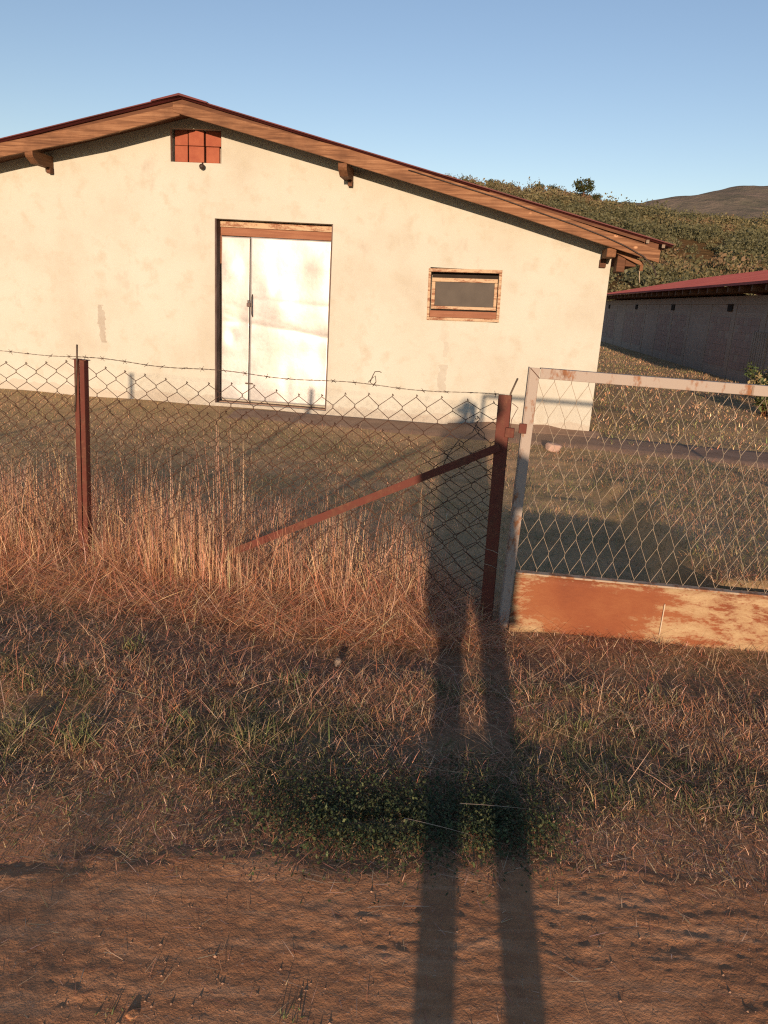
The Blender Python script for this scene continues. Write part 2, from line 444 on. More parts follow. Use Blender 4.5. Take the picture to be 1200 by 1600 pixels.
def mat_hill(name, cs, sc):
    m, t, p = new_mat(name); v = coords(t); n = noise(t, v, sc, 8, .7); n2 = noise(t, v, sc*5, 6, .7)
    c = ramp(t, math_(t, 'MULTIPLY_ADD', n2, .45, math_(t, 'MULTIPLY', n, .55)), [(.36, cs[0]), (.5, cs[1]), (.62, cs[2])])
    t.links.new(c, p.inputs['Base Color']); p.inputs['Roughness'].default_value = 1; p.inputs['Specular IOR Level'].default_value = 0
    bump(t, p, n2, 1.0, 1.0 if sc > .02 else 6.0)
    return m
tag(polar('hillside', np.linspace(-60, 60, 240), np.concatenate([np.linspace(80, 240, 60), np.linspace(250, 420, 10)]), zhill,
    mat_hill('scrub_slope', ((.075,.055,.025), (.12,.075,.035), (.16,.095,.045)), .05)), kind='structure')
def zfar(az, r):
    H = np.tan(np.radians(prof(FAR, az)))*1500
    x = r*np.sin(np.radians(az)); y = r*np.cos(np.radians(az))
    return H*sstep(650, 1500, r)**.8 - 80*sstep(1500, 2300, r) + (vnoise(x, y, 130, 43)-.5)*30*sstep(700, 1000, r)*sstep(1500, 1250, r) - 3 + (vnoise(x, y, 18, 44)-.5)*5*sstep(700, 1000, r)
tag(polar('distant_mountain', np.linspace(-60, 60, 420), np.linspace(650, 2300, 60), zfar,
    mat_hill('hazy_far_woodland', ((.12,.12,.09), (.18,.155,.12), (.24,.19,.15)), .008)), kind='structure')  # paler, greyer tones carry the air haze in the colour

# ------------------------------------------------------------------ foliage generators (numpy)
RNG = np.random.default_rng(11)
def leaf_cloud(C, R, n, size, cols, squash=.8, lo=.7, span=.6):
    """C (k,3) clump centres, R radii; n small quads per clump"""
    k = len(C); 
    d = RNG.normal(size=(k, n, 3)); d /= np.linalg.norm(d, axis=2, keepdims=True)
    rad = RNG.random((k, n, 1))**.45
    lump = .72 + .5*RNG.random((k, n, 1))
    P = C[:, None, :] + d*rad*lump*R[:, None, None]*np.array([1, 1, squash])
    a = RNG.normal(size=(k, n, 3)); a /= np.linalg.norm(a, axis=2, keepdims=True)
    b = np.cross(a, RNG.normal(size=(k, n, 3))); b /= np.linalg.norm(b, axis=2, keepdims=True)
    s_ = size*(.5 + RNG.random((k, n, 1)))
    if np.ndim(size): s_ = np.asarray(size)[:, None, None]*(.5+RNG.random((k, n, 1)))
    a = a*s_; b = b*s_*.6
    V = np.stack([P-a, P-b*.9, P+a, P+b], 2).reshape(-1, 3)
    Q = np.arange(len(V)).reshape(-1, 4)
    c = cols[:, None, :]*(lo + span*RNG.random((k, n, 1)))
    Cc = np.repeat(c.reshape(-1, 3), 4, axis=0)
    return V, Q, Cc

def scrub():
    n = 2600
    az = RNG.uniform(2, 34, n); r = 82 + 140*np.sqrt(RNG.random(n))
    dens = vnoise(r*np.sin(np.radians(az)), r*np.cos(np.radians(az)), 16, 51)
    k = dens + RNG.random(n)*.5 > .40; az = az[k]; r = r[k]; n = len(az)
    x = r*np.sin(np.radians(az)); y = r*np.cos(np.radians(az))
    R = .7 + 2.0*RNG.random(n)**2.5 + (RNG.random(n) < .03)*1.6
    keep = ~((r > 212) & (R > 1.2)); x, y, R, az, r = x[keep], y[keep], R[keep], az[keep], r[keep]; n = len(x)
    z = zhill(az, r) + R*.35
    q = vnoise(x, y, 22, 52) + (RNG.random(n)-.5)*.7
    green = np.array([.17,.148,.072]); dark = np.array([.115,.115,.058]); rust = np.array([.19,.13,.07]); tan = np.array([.22,.155,.085])
    cols = np.where((q < .42)[:, None], dark, np.where((q < .78)[:, None], green, np.where((q < .97)[:, None], rust, tan)))
    V, Q, Cc = leaf_cloud(np.stack([x, y, z], 1), R, 210, .19*np.sqrt(R/1.4), cols, .8, .88, .24)
    tag(npmesh('hillside_scrub', V, Q, M['leaf'], Cc), 'brown and green scrub covering the hillside behind the sheds', 'scrub', kind='stuff')
scrub()

def tree(name, x, y, z, h, wd, label, col=(.05,.06,.02), n=500, group='trees along the hill ridge'):
    e = empty(name, (x, y, z), 0, label, 'tree', group)
    tr = MB(); tr.tube([(0,0,-.4),(.03*h,0,h*.25),(-.02*h,.02*h,h*.6)], [.045*h,.035*h,.012*h], 6)
    for k in range(5):
        a = k*1.3; tr.tube([(0,0,h*.3),(math.cos(a)*wd*.25, math.sin(a)*wd*.25, h*(.55+.06*k))], [.018*h,.006*h], 5)
    tr.build('trunk', M['darkwood'], e)
    kk = 16; a = RNG.uniform(0, 6.28, kk); rr = RNG.random(kk)**.6*wd*.36
    C_ = np.stack([rr*np.cos(a), rr*np.sin(a), h*(.35+.5*RNG.random(kk)*(1-rr/(wd)))], 1)
    V, Q, Cc = leaf_cloud(C_, np.full(kk, wd*.22), n//kk*2, .035*h+.06, np.tile(np.array(col), (kk, 1)), .9)
    o = npmesh('crown', V, Q, M['leaf'], Cc); o.parent = e
    return e
def on_ridge(az, r): return (r*math.sin(math.radians(az)), r*math.cos(math.radians(az)), float(zhill(np.array(az), np.array(r))))
for az, r, h, wd, lb in ((12.25,214,5.6,6.0,'tallest dark round tree standing on the hill ridge'),
                         (9.3,213,3.2,3.2,'small dark tree on the hill ridge, left of the tallest one'),
                         (10.35,214,2.8,4.2,'low broad tree on the hill ridge between the small one and the tallest one'),
                         (6.0,214,2.4,3.0,'bushy tree on the hill ridge nearest the red roof slope'),
                         (7.4,214,2.0,3.2,'low bushy tree on the ridge, second from the red roof slope'),
                         (13.2,215,2.2,3.2,'low tree on the ridge just right of the tallest one')):
    tree('ridge_tree', *on_ridge(az, r), h, wd, lb)

# ------------------------------------------------------------------ main building
BR = math.atan(-.12)
B = empty('farm_building', (2.69, 10.3, 0), BR, 'long cream plastered farm shed with low red gable roof and metal door', 'farm building')
APEX, RZ, SLOPE = -5.48, 3.86, .2375       # ridge position, top of the sheet, slope
def zr(u): return RZ - SLOPE*abs(u-APEX)
def wall_front():
    holes = [(-5.225,-3.61,.05,2.515), (-2.29,-1.355,1.39,2.045), (-5.83,-5.135,3.195,3.60)]
    ub = sorted({-10.96,-9.5,-8,-7,-5.83,APEX,-5.225,-5.135,-4.4,-3.61,-3,-2.29,-1.355,-.6,0})
    zb = [-.4,.05,.7,1.39,2.045,2.515,3.195,3.60]
    mb = MB(); top = lambda u: zr(u)-.10
    for a, b in zip(ub, ub[1:]):
        lim = min(top(a), top(b)); zz = [z for z in zb if z < lim-.02]
        cells = list(zip(zz, zz[1:]))
        for z0, z1 in cells:
            if any(a > h[0]-1e-6 and b < h[1]+1e-6 and z0 > h[2]-1e-6 and z1 < h[3]+1e-6 for h in holes): continue
            mb.add([(a,0,z0),(b,0,z0),(b,0,z1),(a,0,z1)], [(0,1,2,3)])
        z0 = zz[-1]; mb.add([(a,0,z0),(b,0,z0),(b,0,top(b)),(a,0,top(a))], [(0,1,2,3)])
    for (a, b, z0, z1) in holes:          # reveals, 25 cm deep
        d = .25
        mb.add([(a,0,z0),(a,d,z0),(a,d,z1),(a,0,z1)], [(3,2,1,0)]); mb.add([(b,0,z0),(b,d,z0),(b,d,z1),(b,0,z1)], [(0,1,2,3)])
        mb.add([(a,0,z1),(b,0,z1),(b,d,z1),(a,d,z1)], [(0,1,2,3)]); mb.add([(a,0,z0),(b,0,z0),(b,d,z0),(a,d,z0)], [(3,2,1,0)])
        mb.add([(a,d,z0),(b,d,z0),(b,d,z1),(a,d,z1)], [(0,1,2,3)])
    # long side walls and the back
    for u in (0, -10.96):
        mb.add([(u,0,-.4),(u,26,-.4),(u,26,top(u)),(u,0,top(u))], [(0,1,2,3)])
    mb.add([(-10.96,26,-.4),(0,26,-.4),(0,26,top(0)),(APEX,26,top(APEX)),(-10.96,26,top(-10.96))], [(0,1,2,3,4)])
    mb.build('wall', M['plaster'], B)
wall_front()

def roof_sheet():
    """two corrugated slopes, ribs running down the slope"""
    ys_ = []; v = -.55; k = 0
    while v < 26.6:
        ys_.append(v); v += .035
    V = []; Qs = []; n = len(ys_)
    for side in (1, -1):
        for th in (0, -.012):
            o = len(V)
            for e in (APEX, APEX+side*6.1):
                for i, y in enumerate(ys_):
                    rib = .022*max(0.0, math.sin(2*math.pi*(y+.55)/.21+1.2))**2
                    V.append((e, y, zr(e) + rib + th - (.0 if e == APEX else .0)))
            for i in range(n-1): Qs.append((o+i, o+i+1, o+n+i+1, o+n+i))
        a = len(V)-4*n
        for (p, q) in ((0, n-1),):
            Qs.append((a, a+n, a+3*n, a+2*n)); Qs.append((a+n-1, a+2*n-1, a+4*n-1, a+3*n-1))
        for i in range(n-1): Qs.append((a+n+i, a+n+i+1, a+3*n+i+1, a+3*n+i))
    o = npmesh('roof', np.array(V), np.array(Qs), M['roofdark'], smooth=False); o.parent = B
    rc = MB()     # ridge cap, folded over both slopes
    for s_ in (1, -1):
        rc.add([(APEX,-.57,RZ+.03),(APEX,26.6,RZ+.03),(APEX+s_*.36,26.6,RZ-.058),(APEX+s_*.36,-.57,RZ-.058)], [(0,1,2,3)])
        rc.add([(APEX,-.57,RZ+.03),(APEX+s_*.36,-.57,RZ-.058),(APEX+s_*.36,-.57,RZ-.075),(APEX,-.57,RZ+.005)], [(0,1,2,3)])
    c = rc.build('ridge_cap', M['roofdark'], o)
roof_sheet()

def strip(us, tops, bots, v0, v1):
    mb = MB(); n = len(us)
    vs = []
    for u, a, b in zip(us, tops, bots): vs += [(u,v0,a),(u,v0,b),(u,v1,a),(u,v1,b)]
    fs = []
    for i in range(n-1):
        p = 4*i; q = p+4
        fs += [(p,p+1,q+1,q),(p+2,q+2,q+3,p+3),(p,q,q+2,p+2),(p+1,p+3,q+3,q+1)]
    fs += [(0,2,3,1),(4*n-4,4*n-3,4*n-1,4*n-2)]
    return mb.add(vs, fs)
# verge boards under the roof edge (they meet at the ridge: the right one runs past the left one)
strip([-5.585,-3.388,-1.323,.49],[3.805,3.35,2.852,2.36],[3.69,3.185,2.686,2.214],-.505,-.455).build('verge_board', M['barge'], B, .004)
strip([-11.5,-9.6,-7.93,-6.69,-5.50],[2.40,2.87,3.262,3.515,3.775],[2.23,2.71,3.094,3.347,3.655],-.495,-.45).build('verge_board', M['barge'], B, .004)
strip([-1.6,-.6,.30],[2.93,2.69,2.475],[2.90,2.66,2.44],-.50,-.47).build('verge_batten', M['darkwood'], B)
# under-roof boarding from the verge to the wall, and rafters on the wall
for s_, lab in ((1, 0), (-1, 0)):
    a, b = APEX, APEX + s_*5.95
    mb = MB(); mb.add([(a,-.445,zr(a)-.014),(b,-.445,zr(b)-.014),(b,.3,zr(b)-.014),(a,.3,zr(a)-.014),
                       (a,-.445,zr(a)-.11),(b,-.445,zr(b)-.11),(b,.3,zr(b)-.11),(a,.3,zr(a)-.11)],
                      [(0,1,2,3),(7,6,5,4),(0,4,5,1),(1,5,6,2),(2,6,7,3),(3,7,4,0)])
    mb.build('roof_boarding', M['darkwood'], B)
for u in (-3.42, -7.54):
    zt = zr(u)-.205
    MB().add([(u+a,b,zt+c) for a in (-.055,.055) for b, c in ((-.012,.02),(-.012,-.115),(-.36,-.115),(-.47,-.055),(-.49,-.03),(-.49,.02))], [(0,1,2,3,4,5),(11,10,9,8,7,6)]+[(k,(k+1)%6+0,(k+1)%6+6,k+6) for k in range(6)]).build('purlin_end', M['purlin'], B, .005)
    # short block bolted under the tip against the wall
    MB().box((u+.0,-.10,zt-.19),(u+.058,-.01,zt-.118)).build('purlin_block', M['darkwood'], B, .004)
u = -.07
MB().box((u-.055,-.455,2.255),(u+.055,25.9,2.36)).build('wall_plate', M['purlin'], B, .005)
MB().box((u-.075,-.06,2.15),(u+.005,-.004,2.25)).build('purlin_block', M['darkwood'], B, .004)
MB().bar((-.0,-.30,2.345),(.33,-.30,2.205),.045,.055).build('eave_strut', M['barge'], B, .003)
MB().box((.035,-.28,2.10),(.135,-.02,2.29)).build('eave_block', M['darkwood'], B, .004)
MB().box((.14,-.25,2.17),(.27,.6,2.26)).build('eave_batten', M['darkwood'], B, .004)
MB().box((.31,-.31,2.12),(.35,-.27,2.215)).build('eave_hanger', M['purlin'], B, .003)
for k in range(2):
    MB().box((.31+.19*k,-.50,2.43-.045*k),(.345+.19*k,-.47,2.47-.045*k)).build('sheet_clip', M['stone'], B)
MB().tube([(.315,-.30,2.12),(.318,-.30,2.07),(.335,-.30,1.98)], .006, 5).build('string_end', M['gatewire'], B)
# cable pinned along the verge board, its end hanging loose
pts = [(-2.6,-.515,3.13),(-1.95,-.52,2.972),(-1.45,-.52,2.85),(-.927,-.52,2.70),(-.536,-.52,2.592),(-.2,-.52,2.485),(.06,-.525,2.39),(.293,-.53,2.281),(.403,-.535,2.192),(.45,-.54,2.12),(.475,-.54,2.055)]
MB().tube(pts, .0075, 6).build('loose_cable', M['cable'], B)

# door: jamb, lintel and two dented sheet-metal leaves set 18 cm back
MB().box((-5.224,.004,.052),(-5.204,.19,2.512)).build('door_jamb', M['jamb'], B)
MB().box((-3.63,.02,.052),(-3.611,.19,2.512)).build('door_jamb', M['jamb'], B)
MB().box((-5.202,.15,2.425),(-3.632,.215,2.505)).build('lintel', M['frame'], B, .004)
MB().box((-5.202,.165,2.318),(-3.632,.215,2.422)).build('lintel', M['lintel'], B, .004)
MB().box((-5.202,.165,1.95),(-5.188,.20,2.316)).build('door_strip', M['lintel'], B)
MB().box((-3.646,.14,.10),(-3.632,.20,2.316)).build('door_strip', M['lintel'], B)
MB().box((-5.20,.10,-.02),(-3.62,.24,.062)).build('threshold', M['concrete'], B, .01)
def leaf(u0, u1, z0, z1, seed):
    nu, nz = 44, 100
    uu = np.linspace(u0, u1, nu); zz = np.linspace(z0, z1, nz); U, Z = np.meshgrid(uu, zz)
    r = np.random.default_rng(seed); D = np.zeros_like(U)
    for k in range(16):
        cu, cz = r.uniform(u0, u1), r.uniform(z0, z1); su, sz = r.uniform(.08, .32), r.uniform(.10, .45)
        D += r.normal()*.0085*np.exp(-((U-cu)/su)**2-((Z-cz)/sz)**2)
    for k in range(4):           # creases
        cz = r.uniform(.8, 1.7); a = r.normal()*.25
        D += r.normal()*.0045*np.exp(-np.abs((Z-cz-a*(U-u0)))/.06)
    D += (vnoise(U, Z, .25, seed)-.5)*.006
    V = np.stack([U.ravel(), (.185+D).ravel(), Z.ravel()], 1)
    i, j = np.meshgrid(np.arange(nu-1), np.arange(nz-1)); a = (j*nu+i).ravel()
    o = npmesh('door_leaf', V, np.stack([a, a+1, a+1+nu, a+nu], 1), M['sheet'], smooth=True); o.parent = B
    s_ = o.modifiers.new('thickness', 'SOLIDIFY'); s_.thickness = .02; s_.offset = 1
    return o
L1 = leaf(-5.186,-4.790,.09,2.308,5); L2 = leaf(-4.776,-3.650,.09,2.312,9)
MB().box((-4.79,.20,.07),(-4.775,.24,2.31)).build('door_gap_shade', M['black'], B)  # solid dark strip: shade between the leaves put into its colour
hd = MB(); hd.tube([(-4.742,.165,1.56),(-4.738,.12,1.52),(-4.735,.12,1.30),(-4.735,.165,1.26)], .008, 6); hd.build('handle', M['barbwire'], L2)
lk = MB(); lk.box((-4.815,.13,1.395),(-4.765,.17,1.445)); lk.tube([(-4.80,.14,1.44),(-4.80,.13,1.48),(-4.775,.13,1.48),(-4.775,.14,1.44)], .006, 6); lk.build('padlock', M['jamb'], L1, .006)
MB().box((-4.83,.15,.325),(-4.72,.165,.345)).build('latch', M['barbwire'], L2)

# window with flaking frame, tilted a touch like the real one
W_ = empty('window'); W_.parent = B; W_.location = (-1.823, 0, 1.715); W_.rotation_euler = (0, -.026, 0)
def wbox(name, a, b, mat, bev=.004): return MB().box(a, b).build(name, M[mat], W_, bev)
wbox('frame_rail', (-.478,-.022,.285),(.478,.10,.328), 'frame')
wbox('frame_rail', (-.478,-.022,-.33),(.478,.10,-.292), 'frame')
wbox('frame_stile', (-.478,-.02,-.29),(-.445,.10,.283), 'frame')
wbox('frame_stile', (.440,-.02,-.29),(.478,.10,.283), 'frame')
wbox('sill_board', (-.443,.0,-.29),(.438,.11,-.205), 'lintel')
wbox('sash_rail', (-.435,.085,.165),(.43,.125,.215), 'frame')
wbox('sash_rail', (-.435,.085,-.185),(.43,.125,-.145), 'frame')
wbox('sash_stile', (-.435,.085,-.143),(-.39,.125,.163), 'frame')
wbox('sash_stile', (.39,.085,-.143),(.43,.125,.163), 'frame')
wbox('pane', (-.388,.105,-.143),(.388,.112,.163), 'glass', 0)
wbox('window_recess_shade', (-.44,.16,-.28),(.44,.2,.28), 'black', 0)  # dark sheet behind the sash, shade of the recess as colour

# ventilation hole walled up with hollow clay blocks
V0 = empty('vent'); V0.parent = B
for j in range(2):
    for i, (a, b) in enumerate(((-5.80,-5.622),(-5.608,-5.400),(-5.376,-5.165))):
        z0, z1 = (3.207, 3.405) if j == 0 else (3.411, 3.612)
        f = .07 + (.025 if (i, j) == (2, 0) else 0) + .008*((i+j) % 2)
        b2 = b-.03 if (i, j) == (2, 0) else b
        MB().box((a,f,z0),(b2,f+.14,z1 if z1 < 3.6 else 3.596)).build('clay_block', M['clay'], V0, .004)
MB().box((-5.185,.09,3.205),(-5.170,.12,3.39)).build('mortar_strip', M['stone'], V0)
lp = MB()
lp.tube([(-5.385,.0,3.20),(-5.385,-.03,3.185),(-5.382,-.05,3.15)], .007, 6)
prof_ = [(.0,.03),(.02,.028),(.035,.012),(.036,-.008),(.028,-.03),(.0,-.04)]
lp.tube([(-5.38,-.055,3.145+z) for r, z in prof_], [max(r, .002) for r, z in prof_], 12)
lp.build('lamp_holder', M['cable'], B)

# ------------------------------------------------------------------ concrete path along the wall
def path():
    us = np.linspace(-5.4, 9, 145); vs = np.linspace(0, 1, 9)
    V = []
    for u in us:
        near = -1.15 - .06*max(u, 0) + float(vnoise(np.array(u), np.array(0.), .5, 61)-.5)*.10
        far = -.01 + (-.10*u if u > 0 else 0) - (0 if u < .2 else .02)
        near += (-.09*u if u > 0 else 0)
        for q in vs:
            v = near*(1-q) + far*q
            V.append((u, v, .006 + (.012 if 0 < q < 1 else -.03) + .05*(float(sstep(-5.4, -4.6, np.array(u)))-1)))
    n = len(vs); Q = [(i*n+j, (i+1)*n+j, (i+1)*n+j+1, i*n+j+1) for i in range(len(us)-1) for j in range(n-1)]
    o = npmesh('concrete_path', np.array(V), np.array(Q), M['concrete'], smooth=True)
    o.location = (2.69, 10.3, 0); o.rotation_euler = (0, 0, BR)
    tag(o, kind='structure')
path()
# sandy dirt heap washed against the corner of the wall
def heap():
    us = np.linspace(-1.9, .12, 40); V = []
    for u in us:
        h = .10*(.35+.65*float(vnoise(np.array(u), np.array(3.), .3, 66)))*float(sstep(-1.9, -1.2, np.array(u)))
        for q in np.linspace(0, 1, 7): V.append((u, -.34+.345*q, .02+h*q**1.6-.03*(q == 0)))
    Q = [(i*7+j, (i+1)*7+j, (i+1)*7+j+1, i*7+j+1) for i in range(39) for j in range(6)]
    o = npmesh('dirt_heap', np.array(V), np.array(Q), M['concrete'], smooth=True); o.location = (2.69, 10.3, 0); o.rotation_euler = (0, 0, BR)
    tag(o, 'low heap of pale dirt against the foot of the plastered wall corner', 'dirt heap', kind='stuff')
heap()

# ------------------------------------------------------------------ second shed, on the right
def mat_block():
    m, t, p = new_mat('hollow_block_wall'); 
    c = N(t, 'ShaderNodeTexCoord'); sx = N(t, 'ShaderNodeSeparateXYZ'); cb = N(t, 'ShaderNodeCombineXYZ')
    t.links.new(c.outputs['Object'], sx.inputs[0]); t.links.new(sx.outputs[1], cb.inputs[0]); t.links.new(sx.outputs[2], cb.inputs[1])
    br = N(t, 'ShaderNodeTexBrick'); br.inputs['Scale'].default_value = 1
    br.inputs['Brick Width'].default_value = .30; br.inputs['Row Height'].default_value = .20; br.inputs['Mortar Size'].default_value = .012
    br.inputs['Color1'].default_value = (.46,.345,.265,1); br.inputs['Color2'].default_value = (.39,.295,.235,1); br.inputs['Mortar'].default_value = (.48,.385,.31,1)
    t.links.new(cb.outputs[0], br.inputs['Vector'])
    n = noise(t, c.outputs['Object'], 1.1, 5)
    t.links.new(mix(t, mask(t, n, .5, .62), br.outputs[0], (.43,.335,.26)), p.inputs['Base Color'])
    p.inputs['Roughness'].default_value = .95; bump(t, p, br.outputs[1], .4, -.01)
    return m
M['block'] = mat_block()
M['redbrick'] = mat_simple('red_hollow_brick', (.37,.26,.21), (.44,.31,.255), 6, .9, .3, .01)
M['greyrender'] = mat_simple('grey_render', (.40,.305,.235), (.47,.37,.29), 2, .95, .3, .01)
F2 = empty('block_shed', (9.357, 20.661, 0), -math.atan(.105/.994), 'long shaded block shed with dark red sheet roof beyond the wire gate', 'shed')
E2 = 26.0; S2 = -14.0
mb = MB(); ZT = 2.27
mb.box((0,S2,-.5),(.25,E2,ZT)); mb.box((10.4,S2,-.5),(10.65,E2,ZT))
for yy in (S2, E2-.25): mb.add([(.25,yy,-.5),(10.4,yy,-.5),(10.4,yy,ZT),(5.3,yy,3.75),(.25,yy,ZT)], [(0,1,2,3,4)]); mb.add([(.25,yy+.25,-.5),(10.4,yy+.25,-.5),(10.4,yy+.25,ZT),(5.3,yy+.25,3.75),(.25,yy+.25,ZT)], [(4,3,2,1,0)])
mb.build('wall', M['block'], F2)
MB().box((-.03,S2+.01,2.05),(-.002,E2-.01,ZT-.01)).build('ring_beam', M['greyrender'], F2)
pil = MB().box((-.014,-.13,-.3),(-.003,.13,2.045)).mesh('pilaster', M['greyrender'])
brk = MB()
for r_ in range(7):
    for c_ in range(6):
        if random.random() < .82: brk.box((-.007-.004*random.random(), -.95+c_*.32, .30+r_*.2), (-.002, -.95+c_*.32+.30, .30+r_*.2+.185))
panm = brk.mesh('brick_panel', M['redbrick'])
s = S2+1.2; k = 0
while s < E2-1:
    link('pilaster', pil, F2, (0, s, 0))
    if k % 3 != 1: tag(link('brick_panel', panm, F2, (0, s+1.25, 0)), kind='stuff')
    s += 2.45; k += 1
# buttressed slats of vertical hollow blocks near the weeds
for j in range(7):
    MB().box((-.05,.0-.16*j-.10,.12),(-.003,.0-.16*j,1.35)).build('vertical_rib', M['greyrender'], F2)
for s in (24, 16.2, 9.2, 2.35, -4.6):
    MB().box((-.034,s-.22,1.84),(-.026,s+.22,2.03)).build('vent_opening_shade', M['black'], F2)  # dark slab on the wall, the opening's inner shade as colour
    MB().box((-.05,s-.25,2.03),(-.031,s+.25,2.05)).build('vent_lintel', M['darkwood'], F2)
rf = MB(); n = int((E2-S2+1.2)/.1)
tops = []; 
for i in range(n+1):
    y = S2-.6+i*.1; rib = .025 if i % 3 == 0 else 0
    tops.append(((-.75, y, 2.50+rib), (5.3, y, 3.82+rib), (11.4, y, 2.50+rib)))
vs = [p for t_ in tops for p in t_]
fs = []
for i in range(n):
    for j in (0, 1): fs.append((3*i+j, 3*i+j+1, 3*i+j+4, 3*i+j+3))
rf.add(vs, fs); rf.add([(a, b, c-.02) for a, b, c in vs], [tuple(reversed(f)) for f in fs])
rf.add([(-.75,S2-.6,2.46),(-.75,E2+.6,2.46),(-.75,E2+.6,2.525),(-.75,S2-.6,2.525)], [(0,1,2,3)])
rf.build('roof', M['farroof'], F2)
raf = MB().add([(-.7,-.05,2.31),(.0,-.05,2.31),(.0,.05,2.31),(-.7,.05,2.31),(-.7,-.05,2.455),(.0,-.05,2.55),(.0,.05,2.55),(-.7,.05,2.455)],
               [(0,3,2,1),(4,5,6,7),(0,1,5,4),(1,2,6,5),(2,3,7,6),(3,0,4,7)]).mesh('rafter_tail', M['purlin'])
s = S2+.3
while s < E2: link('rafter_tail', raf, F2, (0, s, 0)); s += .95

# ------------------------------------------------------------------ chain-link fence
FA = Vector((-1.745, 4.26, 0)); FB = Vector((.565, 3.70, 0)); FD = (FB-FA).normalized(); FN = Vector((-FD.y, FD.x, 0))
FEN = empty('chain_link_fence', (-1.745, 4.26, 0), math.atan2(FD.y, FD.x), 'rusty chain link fence with red iron posts and a strand of barbed wire', 'fence')
FL = (FB-FA).length
def post(x, zt, lean, parts, cap=False):
    """iron angle post; x along the fence"""
    for (a, b, flip) in parts:
        mb = MB(); t_ = .006
        mb.box((a,-.012,-.35),(b,-.012+t_,zt)); e = b-t_ if flip else a
        mb.box((e,-.012+t_,-.35),(e+t_,.03,zt-.002))
        if cap: mb.box((a-.012 if not flip else a,-.016,zt),(b if not flip else b+.014,.03,zt+.004))
        o = mb.build('post', M['redpost'], FEN, .0015); o.location = (x, 0, 0); o.rotation_euler = (0, lean, 0)
post(0, 1.185, .027, [(-.030,-.003,False),(.004,.033,True)], True)
post(FL, 1.195, -.012, [(-.036,.026,True)])
post(-2.62, 1.18, .01, [(-.030,-.003,False),(.004,.033,True)], True)
MB().tube([(-.002,-.016,.9),(.026,-.016,1.2),(.03,-.016,1.268)], .005, 6).build('rebar', M['barbwire'], FEN)
MB().tube([(FL+.005,.02,1.1),(FL+.004,.02,1.2),(FL+.03,.02,1.275)], .005, 6).build('rebar', M['barbwire'], FEN)
MB().box((FL+.0,-.03,.995),(FL+.043,-.0125,1.042)).build('hinge_plate', M['redpost'], FEN, .002)
# diagonal brace
br = MB(); p0 = Vector((FL-.02,-.025,.945)); p1 = Vector((FL-1.56,-.03,.14))
br.bar(p0, p1, .005, .037, up=(0,0,1)); br.bar(p0+Vector((0,.02,-.02)), p1+Vector((0,.02,-.02)), .04, .005, up=(0,0,1))
br.build('brace', M['redpost'], FEN)

def zig(name, x0, w_, ztop, hh, rows, par, mat, parent, warp, r=.0018, lap=.006, y0=0.0, n=4, hook=True):
    """one bent wire of a diamond mesh: swings between x0 and x0+w_"""
    pts = []
    for i in range(rows+1):
        side = (i+par) % 2
        x = x0 + (w_ if side else 0); z = ztop - i*hh; yy = y0 + (.003 if side else -.003)
        for dz in (lap, -lap): pts.append(warp(x, yy, z+dz))
    if hook: pts = [tuple(Vector(pts[0])+Vector((.005,.004,-.009)))] + pts[:]
    return MB().tube(pts, r, n, cap=False).build(name, mat, parent)
def warp_f(seed, amp, sag):
    def f(x, y, z):
        s1 = float(vnoise(np.array(x), np.array(z), .33, seed)-.5); s2 = float(vnoise(np.array(x), np.array(z), .33, seed+1)-.5)
        s3 = float(vnoise(np.array(x), np.array(z*.6), .7, seed+2)-.5)
        top = max(0, (z-.5)/.65)
        mid = math.sin(max(0, min(1, x/FL))*math.pi) if x > 0 else math.sin(max(0, min(1, (x+2.6)/2.6))*math.pi)
        return (x + amp*s1, y + .06*s3, z + amp*s2*1.3 - sag*mid*top)
    return f
w1 = warp_f(71, .05, .035); w2 = warp_f(81, .05, .02)
nk = int((FL+2.6)/.0625)
for k in range(nk):
    x = -2.58 + k*.0625
    zt = 1.165 + (.02 if x < 0 else 0) - .02*random.random()
    zig('mesh_wire', x, .0625, 1.16 + (.012 if x < 0 else 0), .058, 19, k % 2, M['rustwire'], FEN, w1)
    zig('mesh_wire', x+.03, .0625, .965, .056, 17, (k+1) % 2, M['rustwire'], FEN, w2, y0=.025)

def barbed(x0, z0, x1, z1, sag, n):
    mb = MB(); m = int(abs(x1-x0)/.012); 
    f = lambda t_: (x0+(x1-x0)*t_, -.014, z0+(z1-z0)*t_ - sag*4*t_*(1-t_) + .006*math.sin(t_*21+x0))
    for ph in (0, math.pi):
        mb.tube([(f(i/m)[0], f(i/m)[1]+.0016*math.cos(i*.85+ph), f(i/m)[2]+.0016*math.sin(i*.85+ph)) for i in range(m+1)], .0012, 4, cap=False)
    o = mb.build('barbed_wire', M['barbwire'], FEN)
    bb = MB()
    bb.tube([(-.014,-.004,.008),(-.002,0,.003),(.002,.002,-.003),(.013,.004,-.011)], .0011, 4)
    bb.tube([(-.010,.004,-.012),(-.003,0,-.003),(.002,-.002,.003),(.010,-.004,.013)], .0011, 4)
    bb.tube([(-.005,0,.0025),(0,.002,-.0025),(.005,0,.0025)], .0028, 5)
    bm_ = bb.mesh('barb', M['barbwire'])
    for i in range(n):
        t_ = (i+.6)/n + random.uniform(-.15, .15)/n
        link('barb', bm_, o, f(t_), (random.uniform(0, 6.28), random.uniform(-.5, .5), 0))
barbed(-2.62, 1.185, 0.012, 1.205, .012, 22)
barbed(0.012, 1.202, FL-.02, 1.19, .008, 20)
